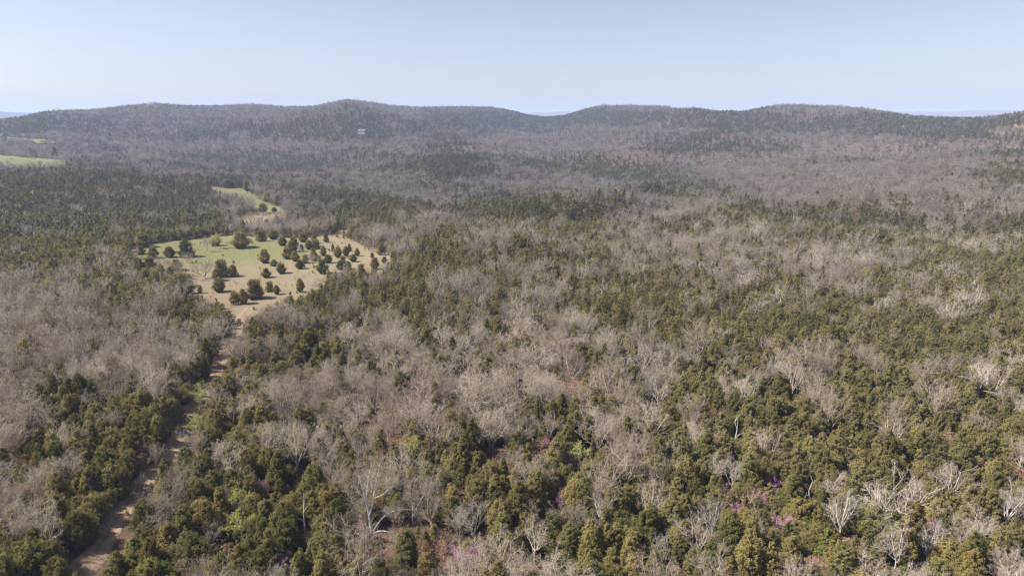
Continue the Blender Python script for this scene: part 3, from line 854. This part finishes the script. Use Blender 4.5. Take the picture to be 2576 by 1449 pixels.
for k, (px, py, h, lb) in enumerate([(768, 1352, 7.5, 'dead broken snag with pale tips among olive cedars'), (2035, 1280, 6.0, 'pale dead snag rising from a thick olive cedar stand'), (1850, 1130, 7.0, 'bleached dead snag beside a small forest gap')]):
    gx, gy = ground_at(px, py); e = tree('snag', k, gx, gy, h, 'dead_snag'); PLACED[-1]['done'] = True
    tag(e, lb, 'snag'); taken.append((gx, gy, 2.0, 6.0))

# redbuds in blossom
RB = [(740, 868), (705, 845), (795, 872), (800, 950), (772, 978), (545, 1128), (660, 1208), (1415, 1235), (1430, 1150), (1850, 1275), (1908, 1240), (1945, 1208), (1815, 1095), (1905, 885),
      (1932, 868), (2185, 1418), (2500, 1418), (2348, 1310), (1975, 1308), (1150, 1378), (715, 1402), (650, 572), (1195, 1392), (1372, 1108), (2075, 1090), (1185, 838), (668, 918)]
for k, (px, py) in enumerate(RB):
    gx, gy = ground_at(px, py, 3.2)
    e = tree('redbud', k, gx, gy, random.uniform(2.8, 4.2), 'redbud_tree'); taken.append((gx, gy, 2.0, 7))
# budding trees with yellow-green young leaves
BD = [(498, 1062), (600, 1242), (120, 722), (537, 535), (540, 606), (1820, 528), (1940, 437), (1028, 1112), (235, 497), (310, 500), (80, 490), (170, 640), (1460, 1130), (500, 985), (2180, 690), (1050, 455), (605, 1310), (115, 600)]
for k, (px, py) in enumerate(BD):
    gx, gy = ground_at(px, py, 4.0); rr_ = math.hypot(gx, gy)
    e = tree('budding', k, gx, gy, random.uniform(4.2, 5.8) if rr_ < 200 else random.uniform(5.5, 7.5), 'budding_tree'); taken.append((gx, gy, 2.4, 7))
# brown-leaved oaks
for k, (px, py) in enumerate([(1000, 1345), (970, 1400), (1060, 1375), (880, 1400), (1490, 1225), (610, 928), (690, 870), (1420, 865), (2060, 1420), (1950, 1400)]):
    gx, gy = ground_at(px, py, 2.5)
    e = tree('russet', k, gx, gy, random.uniform(2.8, 4.2), 'brown_leaved_oak'); taken.append((gx, gy, 2.0, 3.0))
# striking hardwoods of the foreground
for k, (px, py, h, form, kd) in enumerate([(750, 1205, 14, 2, 'bare'), (728, 1082, 14, 5, 'bare'), (1085, 1342, 11, 3, 'bare'), (1195, 1372, 10, 0, 'pale'), (1500, 1150, 12, 0, 'bare'), (1655, 1035, 11, 1, 'pale'),
                                   (2528, 1340, 11.5, 0, 'pale'), (2110, 1365, 10.5, 1, 'pale'), (1790, 1360, 9.5, 0, 'pale'), (1840, 1240, 9, 1, 'pale'), (2290, 1290, 8, 0, 'pale'), (1240, 1150, 12, 5, 'bare'), (500, 1160, 8, 1, 'pale'),
                                   (395, 1180, 7, 2, 'bare'), (1060, 1060, 11, 7, 'bare'), (2330, 1420, 9, 1, 'pale'), (1665, 1440, 8, 0, 'pale'), (1345, 1420, 9, 4, 'bare'), (540, 1395, 7, 6, 'bare'), (1930, 905, 9, 0, 'bare'), (2250, 1440, 10, 0, 'pale')]):
    gx, gy = ground_at(px, py); e = tree(kd, form, gx, gy, h * .76, 'bare_tree'); taken.append((gx, gy, 3.2, 6.5))

# ------------------------------------------------------------------ the wood
def jgrid(r0, r1, step, amax, jit=.42):
    x1 = r1 * math.sin(amax)
    gx = np.arange(-x1, x1, step); gy = np.arange(max(0, r0 * .6), r1, step)
    GX, GY = np.meshgrid(gx, gy); GX = GX + (np.arange(len(gy)) % 2 * step / 2)[:, None]
    x = (GX + rng.uniform(-jit, jit, GX.shape) * step).ravel(); y = (GY + rng.uniform(-jit, jit, GY.shape) * step).ravel()
    r = np.hypot(x, y); a = np.abs(np.arctan2(x, y))
    k = (r >= r0) & (r < r1) & (a < amax)
    return x[k], y[k]
for q in ((912, 341), (4, 351)): taken.append((*ground_at(*q), 13, 40))      # room for the far houses
TK = np.array(taken)
def free(x, y, r_own):
    ok = np.ones(len(x), bool)
    for p in open_polys: ok &= ~inside(p, x, y)
    r = np.hypot(x, y)
    ok &= ~((r < 420) & (seg_dist(trk[::4] + [trk[-1]], x, y) < 3.1 + .35 * r_own))
    low = np.zeros(len(x), bool)
    z = H(x, y)                                   # short growth only where the view into the clearings and along the track is open
    track = np.zeros(len(x), bool)
    px, py = project(x, y, z + 7); low |= (r > 700) & (r < 1500) & inside(PAST2_PX, px, py)
    for hh in (1.5, 4.0):
        px, py = project(x, y, z + hh)
        low |= (r < 420) & inside(CLEAR_PX, px, py)
        low |= (r < 900) & inside(STRIP_PX, px, py)
        track |= (r < 260) & (seg_dist(TRACK_PX, px, py) < np.clip(4400 / r, 12, 34))
    near = r < 2600; low2 = np.zeros(len(x), bool)
    for (tx, ty, rad, front) in TK:
        d = np.hypot(x - tx, y - ty)
        ok &= ~(near & (d < rad * .55 + r_own * .4))
        if front:
            u = np.array([-tx, -ty]) / math.hypot(tx, ty)
            s = (x - tx) * u[0] + (y - ty) * u[1]; q = np.abs((x - tx) * -u[1] + (y - ty) * u[0])
            low2 |= (s > 0) & (s < front) & (q < rad * .9)
    ok &= ~(track & (rng.random(len(x)) < .36))
    return ok, low | track, low2
az_bins = np.radians(np.arange(-46, 46.01, .5))
# what the land hides: the highest sight line so far along each bearing
rad_s = np.arange(50, 3200, 10.0)
AA, RS = np.meshgrid(az_bins, rad_s, indexing='ij')
TOPS = H(RS * np.sin(AA), RS * np.cos(AA)) + 6.0
ELEV = np.maximum.accumulate((TOPS - CAM_Z) / RS, axis=1)
def seen(x, y, z, h):
    r = np.hypot(x, y); a = np.arctan2(x, y)
    i = np.clip(((a - az_bins[0]) / np.radians(.5)).round().astype(int), 0, len(az_bins) - 1)
    j = np.clip(((r - 60 - 50) / 10).astype(int), 0, len(rad_s) - 1)
    return (z + h - CAM_Z) / r > ELEV[i, j] - 0.004
cedars, bares, tassels, brush = [], [], [], []     # x, y, z, form, height scale
AM = R(44)
for (r0, r1, step, lod) in [(42, 190, 2.3, 'near'), (190, 430, 2.7, 'mid'), (430, 1000, 4.0, 'far'), (1000, 2700, 5.8, 'far')]:
    x, y = jgrid(r0, r1, step, AM)
    ok, low, low2 = free(x, y, 1.6)
    x, y, low, low2 = x[ok], y[ok], low[ok], low2[ok]
    z = H(x, y)
    k = seen(x, y, z, 12); x, y, z, low, low2 = x[k], y[k], z[k], low[k], low2[k]
    p = cedar_share(x, y, z)
    u = rng.random(len(x)); keep = rng.random(len(x))
    is_c = u < p
    is_b = ~is_c & (keep < (.40 if lod == 'near' else .38 if lod == 'mid' else .68))
    rr_ = np.hypot(x, y)
    t_share = .13 * sstep(450, 1400, rr_)
    is_t = is_b & (rng.random(len(x)) < t_share) & (rr_ > 160)
    is_b &= ~is_t
    low2 &= ~low; tall = ~(low | low2); is_c &= tall; is_b &= tall
    def rec(mask, forms, lo, hi, big=0.0):
        n = int(mask.sum())
        return np.stack([x[mask], y[mask], z[mask], rng.choice(forms, n), rng.uniform(lo, hi, n) * np.where(rng.random(n) < big, 1.3, 1.0), rng.uniform(.88, 1.15, n)], 1)
    cedars.append(rec(is_c, WOOD['cedar_' + lod], .45, .95))
    bares.append(rec(is_b, WOOD['bare_' + lod], .46, .86, .16))
    tassels.append(rec(is_t, WOOD['tassel'], .5, .85))
    rest = ~is_c & ~is_b & ~is_t
    small = low2 & (rng.random(len(x)) < .5)
    cedars.append(rec(small & (rng.random(len(x)) < .75), WOOD['cedar_' + lod], .24, .46))
    if lod in ('near', 'mid'): brush.append(rec(low2, WOOD['brush'], .7, 1.3)); brush.append(rec(low, WOOD['brush'], .2, .45)); rest &= ~low
    if lod in ('near', 'mid'):
        fill = rest & (p > .5) & ~low & (rng.random(len(x)) < .75); cedars.append(rec(fill, WOOD['cedar_' + lod], .35, .6)); rest &= ~fill
        rest |= (rng.random(len(x)) < .18)
        brush.append(rec(rest, WOOD['brush'], .5, 1.25))
# scrub along the clearing rim and dotted over its grass
for poly, dens in ((clear_poly, .09), (tan_poly, .3), (strip_poly, .03)):
    pa = np.array(poly); lo, hi = pa.min(0) - 6, pa.max(0) + 6
    n = int((hi - lo).prod() / 3)
    x = rng.uniform(lo[0], hi[0], n); y = rng.uniform(lo[1], hi[1], n)
    de = seg_dist(list(poly) + [poly[0]], x, y)
    k = (inside(poly, x, y) & (rng.random(n) < dens * (.4 + 1.2 * (vnoise(x / 12, y / 12, 61) > .1)) + .5 * np.exp(-de / 2.2))) | (~inside(poly, x, y) & (de < 3) & (rng.random(n) < .4))
    n = int(k.sum())
    brush.append(np.stack([x[k], y[k], H(x[k], y[k]), rng.choice(WOOD['brush'], n), rng.uniform(.15, .6, n) + .45 * np.exp(-de[k] / 2.5), rng.uniform(.9, 1.3, n)], 1))
cedars, bares, tassels, brush = (np.concatenate(q) for q in (cedars, bares, tassels, brush))

# the 250 or so cedars and bare trees that show largest become things of their own
def pick(arr, n, forms):
    px, py = project(arr[:, 0], arr[:, 1], arr[:, 2] + 5)
    vis = (px > -20) & (px < 2596) & (py < 1480) & np.isin(arr[:, 3].astype(int), forms)
    d = np.hypot(arr[:, 0], arr[:, 1]) / (arr[:, 4]) ** .5
    d = np.where(vis, d, 1e9)
    idx = np.argsort(d)[:n]; idx = idx[d[idx] < 1e8]
    rest = np.ones(len(arr), bool); rest[idx] = False
    return arr[idx], arr[rest]
near_c, cedars = pick(cedars, 222, WOOD['cedar_near'])
near_b, bares = pick(bares, 245, WOOD['bare_near'][:8])
for q in near_c:
    f = int(q[3]); j = WOOD['cedar_near'].index(f)
    tint = TN[int(np.clip(rng.normal(1.0 + (0.0 if q[0] < -20 else -.5), .9) + .5, 0, 3))]
    tree('cedar', j, q[0], q[1], FORMS['cedar'][j]['h'] * q[4], 'cedar_tree', tint, fat=q[5])
for q in near_b:
    j = WOOD['bare_near'].index(int(q[3]))
    tree('bare', j, q[0], q[1], FORMS['bare'][j]['h'] * q[4], 'bare_tree', fat=q[5])

def scatter(name, arr, kind, label, cat):
    me = bpy.data.meshes.new(name); n = len(arr)
    me.vertices.add(n); me.vertices.foreach_set('co', np.ascontiguousarray(arr[:, :3], np.float32).ravel())
    a = me.attributes.new('form', 'INT', 'POINT'); a.data.foreach_set('value', arr[:, 3].astype(np.int32))
    rot = np.zeros((n, 3), np.float32); rot[:, 2] = rng.uniform(0, 6.283, n); rot[:, 0] = rng.normal(0, .03, n); rot[:, 1] = rng.normal(0, .03, n)
    a = me.attributes.new('turn', 'FLOAT_VECTOR', 'POINT'); a.data.foreach_set('vector', rot.ravel())
    sc = np.stack([arr[:, 4] * arr[:, 5], arr[:, 4] * arr[:, 5], arr[:, 4]], 1).astype(np.float32)
    a = me.attributes.new('size', 'FLOAT_VECTOR', 'POINT'); a.data.foreach_set('vector', sc.ravel())
    o = link(name, me)
    ng = bpy.data.node_groups.new(name, 'GeometryNodeTree')
    ng.interface.new_socket('Geometry', in_out='INPUT', socket_type='NodeSocketGeometry')
    ng.interface.new_socket('Geometry', in_out='OUTPUT', socket_type='NodeSocketGeometry')
    gi = ng.nodes.new('NodeGroupInput'); go = ng.nodes.new('NodeGroupOutput')
    ip = ng.nodes.new('GeometryNodeInstanceOnPoints'); ci = ng.nodes.new('GeometryNodeCollectionInfo')
    ci.inputs['Collection'].default_value = proto_col[kind]
    ci.inputs['Separate Children'].default_value = True; ci.inputs['Reset Children'].default_value = True
    def na_(nm, ty):
        q = ng.nodes.new('GeometryNodeInputNamedAttribute'); q.data_type = ty; q.inputs['Name'].default_value = nm
        return q.outputs['Attribute']
    e2r = ng.nodes.new('FunctionNodeEulerToRotation')
    L = ng.links.new
    L(gi.outputs[0], ip.inputs['Points']); L(ci.outputs[0], ip.inputs['Instance']); ip.inputs['Pick Instance'].default_value = True
    L(na_('form', 'INT'), ip.inputs['Instance Index']); L(na_('turn', 'FLOAT_VECTOR'), e2r.inputs[0]); L(e2r.outputs[0], ip.inputs['Rotation'])
    L(na_('size', 'FLOAT_VECTOR'), ip.inputs['Scale']); L(ip.outputs[0], go.inputs[0])
    md = o.modifiers.new('scatter', 'NODES'); md.node_group = ng
    return tag(o, label, cat, kind='stuff')
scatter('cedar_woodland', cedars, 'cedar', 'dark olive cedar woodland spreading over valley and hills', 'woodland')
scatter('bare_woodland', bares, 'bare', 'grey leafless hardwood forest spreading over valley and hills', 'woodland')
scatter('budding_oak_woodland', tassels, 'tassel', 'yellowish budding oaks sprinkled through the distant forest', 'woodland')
scatter('undergrowth', brush, 'brush', 'grey twiggy undergrowth and brush between the forest trees', 'undergrowth')

# ------------------------------------------------------------------ labels for the single trees of the wood
pos = np.array([(p['x'], p['y']) for p in PLACED]); kinds = np.array([p['kind'] for p in PLACED])
is_green = np.isin(kinds, ['cedar'])
track_d = seg_dist(trk, pos[:, 0], pos[:, 1])
clear_c = np.array(clear_poly)
def near_of(i, ks):
    d = np.hypot(pos[:, 0] - pos[i, 0], pos[:, 1] - pos[i, 1]); d[i] = 1e9
    d = np.where(np.isin(kinds, ks), d, 1e9); j = int(np.argmin(d)); return j, d[j]
def size_word(kind, h):
    lo, hi = {'cedar': (4.5, 6.2), 'bare': (6.4, 8.4), 'pale': (7.0, 8.2), 'redbud': (3.1, 3.6), 'budding': (4.6, 6.0), 'russet': (3.3, 3.8)}[kind]
    return 'small' if h < lo else 'tall' if h > hi else 'mid-sized'
def place(i):
    k = PLACED[i]['kind']
    if track_d[i] < 5.5: w = 'beside the dirt track'
    elif np.hypot(pos[i, 0] - SYC[0], pos[i, 1] - SYC[1]) < 11: w = 'next to the white-limbed sycamore'
    else:
        opts = [('redbud', 6.5, 'beside a pink redbud'), ('snag', 8, 'near a dead snag'), ('budding', 6.5, 'beside a yellow-green budding tree'), ('russet', 6.0, 'beside a brown-leaved oak'), ('pale', 6.5, 'beside a pale-barked bare tree')]
        w = None
        for kk, dd, txt in opts:
            if kk != k and near_of(i, [kk])[1] < dd: w = txt; break
        if w is None:
            d = np.hypot(pos[:, 0] - pos[i, 0], pos[:, 1] - pos[i, 1]); m = (d < 9) & (d > 0)
            g = is_green[m].mean() if m.any() else .5
            if k == 'cedar':
                j, _ = near_of(i, ['cedar', 'bare'])
                w = ('touching a ' + size_word(PLACED[j]['kind'], PLACED[j]['h']) + ' ' + (PLACED[j]['shape'] + ' ' + PLACED[j]['tint'] + ' cedar' if PLACED[j]['kind'] == 'cedar' else PLACED[j]['shape'] + ' bare tree')) + (' in dense cedars' if g > .72 else ' among leafless trees' if g < .32 else '')
            else:
                j, _ = near_of(i, ['cedar', 'bare'])
                w = ('against a ' + size_word(PLACED[j]['kind'], PLACED[j]['h']) + ' ' + (PLACED[j]['shape'] + ' ' + PLACED[j]['tint'] + ' cedar' if PLACED[j]['kind'] == 'cedar' else PLACED[j]['shape'] + ' bare tree')) + (' in dense cedars' if g > .72 else ' among leafless trees' if g < .32 else '')
    return w
for i, p in enumerate(PLACED):
    if p.get('done'): continue
    k = p['kind']; sz = size_word(k, p['h']); w = place(i)
    if len(w.split()) > 8: w = w.split(' in dense')[0].split(' among leafless')[0]
    if k == 'cedar': tag(p['o'], '%s %s %s cedar %s' % (sz, p['shape'], p['tint'], w), 'cedar', GR['cedar'])
    elif k in ('bare', 'pale'):
        tag(p['o'], ('%s %s bare grey tree %s' % (sz, p['shape'], w)) if k == 'bare' else '%s bare tree with pale whitish limbs %s' % (sz, w), 'bare tree', GR['bare'])
    elif k == 'redbud': tag(p['o'], '%s leafless redbud in pink blossom %s' % (sz, w), 'redbud', GR['redbud'])
    elif k == 'budding': tag(p['o'], '%s budding tree with yellow-green young leaves %s' % (sz, w), 'budding tree', 'budding trees in the wood')
    elif k == 'russet': tag(p['o'], '%s oak still holding russet dead leaves %s' % (sz, w), 'oak', 'brown-leaved oaks')

# ------------------------------------------------------------------ far things: houses, vehicle, cattle, pine
def part(name, mb, m, parent): return link(name, mb.mesh(name, [m]), parent)
def house(px, py, Lx, Wy, wall_h, ridge, rot, wallc, roofc, label, name='house', lift=0.0):
    gx, gy = ground_at(px, py); z = float(H(np.array(gx), np.array(gy)))
    e = bpy.data.objects.new(name, None); C.objects.link(e); e.location = (gx, gy, z + lift); e.rotation_euler = (0, 0, rot)
    m1 = solid('house_wall', wallc); m2 = solid('house_roof', roofc, .95, .15, 1.0, 0.05); m3 = solid('window_glass', (.03, .035, .045), .1)
    b = MB(); b.box(-Lx / 2, Lx / 2, -Wy / 2, Wy / 2, -3, wall_h)
    k = len(b.v)                                       # gable triangles close the walls under the roof
    for sx in (-1, 1):
        b.tri(Vector((sx * Lx / 2, -Wy / 2, wall_h)), Vector((sx * Lx / 2, Wy / 2, wall_h)), Vector((sx * Lx / 2, 0, ridge)))
    part('wall', b, m1, e)
    r = MB(); ov = .6
    for sy in (-1, 1):
        o = [(-Lx / 2 - ov, sy * (Wy / 2 + ov), wall_h - .3), (Lx / 2 + ov, sy * (Wy / 2 + ov), wall_h - .3), (Lx / 2 + ov, 0, ridge + .1), (-Lx / 2 - ov, 0, ridge + .1)]
        i = len(r.v); r.v += [Vector(q) for q in o] + [Vector((q[0], q[1], q[2] + .2)) for q in o]
        for q in ((0, 1, 2, 3), (7, 6, 5, 4), (0, 4, 5, 1), (1, 5, 6, 2), (2, 6, 7, 3), (3, 7, 4, 0)): r.f.append(tuple(i + t for t in q)); r.m.append(0); r.t.append(.5)
    part('roof', r, m2, e)
    for j in range(4):
        w = MB(); x = -Lx / 2 + Lx * (j + .5) / 4
        w.box(x - .7, x + .7, -Wy / 2 - .06, -Wy / 2 + .02, 1.0, 2.3); part('window', w, m3, e)
    d = MB(); d.box(-.55, .55, -Wy / 2 - .08, -Wy / 2 + .02, 0, 2.1); d2 = part('door', d, solid('door_paint', (.12, .08, .06)), e); d2.location.x = Lx * .12
    tag(e, label, 'house')
    taken.append((gx, gy, 10, 0)); return e
house(912, 341, 16, 8, 3.6, 6.2, R(-24), (.20, .17, .165), (.11, .10, .10), 'long pale house with light grey roof on the wooded hill', lift=4.5)
house(4, 351, 16, 10, 4.0, 8.0, R(-25), (.16, .12, .10), (.085, .058, .048), 'brown-roofed farmhouse beside the thin green pasture', 'farmhouse', lift=1.0)
# white vehicle
def vehicle(px, py):
    gx, gy = ground_at(px, py); z = float(H(np.array(gx), np.array(gy)))
    e = bpy.data.objects.new('parked_van', None); C.objects.link(e); e.location = (gx, gy, z + 1.0); e.rotation_euler = (0, 0, R(12))
    wm = solid('white_paint', (.8, .8, .8), .3, .03); dk = solid('tyre_rubber', (.02, .02, .02)); gl = solid('dark_glass', (.03, .03, .04), .1)
    b = MB(); b.box(-2.6, 2.6, -.95, .95, .35, 1.15); b.box(-2.5, 1.4, -.9, .9, 1.15, 2.15)
    i = len(b.v); b.v += [Vector(q) for q in ((1.4, -.9, 1.15), (1.4, .9, 1.15), (2.1, .9, 1.15), (2.1, -.9, 1.15), (1.4, -.85, 2.13), (1.4, .85, 2.13))]
    for q in ((4, 5, 2, 3), (0, 4, 3), (1, 2, 5)): b.f.append(tuple(i + t for t in q)); b.m.append(0); b.t.append(.5)
    part('body', b, wm, e)
    w = MB(); w.box(-1.0, 1.2, -.93, -.9, 1.3, 1.95); part('window', w, gl, e)
    for sx in (-1.6, 1.6):
        for sy in (-.95, .8):
            t = MB(); c = [Vector((sx + .36 * math.cos(a), sy, .36 + .36 * math.sin(a))) for a in np.linspace(0, 6.283, 12, endpoint=False)]
            t.v += c + [q + Vector((0, .15, 0)) for q in c]
            for q in range(12): t.f.append((q, (q + 1) % 12, 12 + (q + 1) % 12, 12 + q)); t.m.append(0); t.t.append(.5)
            t.f += [tuple(range(12)), tuple(range(23, 11, -1))]; t.m += [0, 0]; t.t += [.5, .5]
            part('wheel', t, dk, e)
    tag(e, 'small white van parked on the thin green hill pasture', 'van')
vehicle(72, 354.5)
# cattle
def cow(px, py, rot, label):
    gx, gy = ground_at(px, py); z = float(H(np.array(gx), np.array(gy)))
    me = bpy.data.meshes.new('cow')
    J = [((0, 0, 1.15), .36), ((.45, 0, 1.18), .36), ((.85, 0, 1.2), .30), ((1.15, 0, 1.15), .20), ((1.45, 0, .95), .16), ((1.75, 0, .75), .10), ((-.5, 0, 1.2), .36), ((-.85, 0, 1.22), .26)]
    E = [(0, 1), (1, 2), (2, 3), (3, 4), (4, 5), (0, 6), (6, 7)]
    for sy in (-.2, .2):
        for (b, x0, kx) in ((2, .8, .82), (7, -.85, -.75)):
            n = len(J); J += [((x0, sy, .85), .15), ((kx, sy, .45), .085), ((x0, sy, .04), .075)]
            E += [(b, n), (n, n + 1), (n + 1, n + 2)]
    n = len(J); J += [((-1.08, 0, 1.15), .05), ((-1.15, 0, .6), .03)]; E += [(7, n), (n, n + 1)]
    for sy in (-.2, .2):
        n = len(J); J.append(((1.38, sy, 1.12), .04)); E.append((4, n))
    me.from_pydata([j[0] for j in J], E, [])
    o = link('cow', me); o.location = (gx, gy, z + .5); o.rotation_euler = (0, 0, rot)
    sk = o.modifiers.new('skin', 'SKIN')
    for k, j in enumerate(J): me.skin_vertices[0].data[k].radius = (j[1], j[1])
    me.skin_vertices[0].data[0].use_root = True
    ss = o.modifiers.new('sub', 'SUBSURF'); ss.levels = ss.render_levels = 1
    me.materials.append(M_cow)
    tag(o, label, 'cow', 'cattle on the far pasture')
M_cow = solid('black_hide', (.022, .018, .016), .6)
cow(28, 403, R(5), 'black cow grazing by itself on the far pale green pasture')
cow(80, 402.2, R(75), 'dark cow grazing in a pair on the far pasture')
cow(87, 402.8, R(110), 'dark cow grazing in a pair on the far pasture')
# a tall pine at the pasture edge
def pine(px, py, h, label):
    random.seed(5)
    gx, gy = ground_at(px, py); z = float(H(np.array(gx), np.array(gy)))
    tr, cr = MB(), MB()
    tr.tube([Vector((0, 0, q)) for q in (-1, 0, h * .5, h * .97)], [.35, .32, .22, .04], 6)
    for k in range(26):
        s = .38 + .6 * k / 26; a = k * 2.4; L = h * .24 * (1 - (s - .38) / .75) * random.uniform(.7, 1.1)
        p = Vector((0, 0, s * h)); q = p + Vector((math.cos(a) * L, math.sin(a) * L, L * random.uniform(-.1, .25)))
        tr.twig(p, q, .12)
        for j in range(34):
            c = p.lerp(q, random.uniform(.45, 1.05)) + rv() * random.uniform(.1, .8)
            cr.leaf(c, random.uniform(.5, .9), 0, random.random())
    e = bpy.data.objects.new('pine_tree', None); C.objects.link(e); e.location = (gx, gy, z)
    part('trunk', tr, M['bark'], e); part('crown', cr, M['pine'], e)
    tag(e, label, 'pine')
pine(141, 409, 21, 'tall dark pine with bare lower trunk beside the cattle pasture')
# thin wood smoke over the valley trees
def smoke(px, py):
    gx, gy = ground_at(px, py); z = float(H(np.array(gx), np.array(gy)))
    m, n, l = mat('wood_smoke')
    o = n.new('ShaderNodeOutputMaterial'); v = n.new('ShaderNodeVolumePrincipled')
    v.inputs['Color'].default_value = (.72, .82, .95, 1); v.inputs['Density'].default_value = .004; v.inputs['Density Attribute'].default_value = ''
    l.new(v.outputs[0], o.inputs['Volume'])
    import bmesh
    bm = bmesh.new()
    bmesh.ops.create_icosphere(bm, subdivisions=4, radius=1)
    for q in bm.verts:
        c = q.co.copy()
        k = 1 + .28 * float(vnoise(c.x * 2.2 + 5, c.z * 2.2 + c.y * 1.3, 51)) + .15 * float(vnoise(c.x * 5, c.z * 5 + c.y * 4, 52))
        q.co = Vector((c.x * 20 * k + c.z * 9, c.y * 9 * k, c.z * 9 * k))
    me = bpy.data.meshes.new('smoke'); bm.to_mesh(me); bm.free(); me.materials.append(m)
    o2 = link('smoke', me); o2.location = (gx, gy, z + 17)
    tag(o2, 'thin bluish wood smoke hanging above the valley trees', 'smoke', kind='stuff')
smoke(605, 362)

# ------------------------------------------------------------------ haze
m, n, l = mat('haze_air')
o = n.new('ShaderNodeOutputMaterial'); v = n.new('ShaderNodeVolumePrincipled')
v.inputs['Color'].default_value = (.50, .65, 1.0, 1); v.inputs['Density'].default_value = .00011; v.inputs['Density Attribute'].default_value = ''
l.new(v.outputs[0], o.inputs['Volume'])
top = max(float(Z.max()) + 25, CAM_Z + 20); bot = float(Z.min()) - 1.0
hb = MB(); hb.box(-14500, 14500, -14500, 14500, bot, top)
hz = link('haze', hb.mesh('haze', [m])); tag(hz, 'thin bluish haze filling the air of the valley', 'haze', kind='stuff')
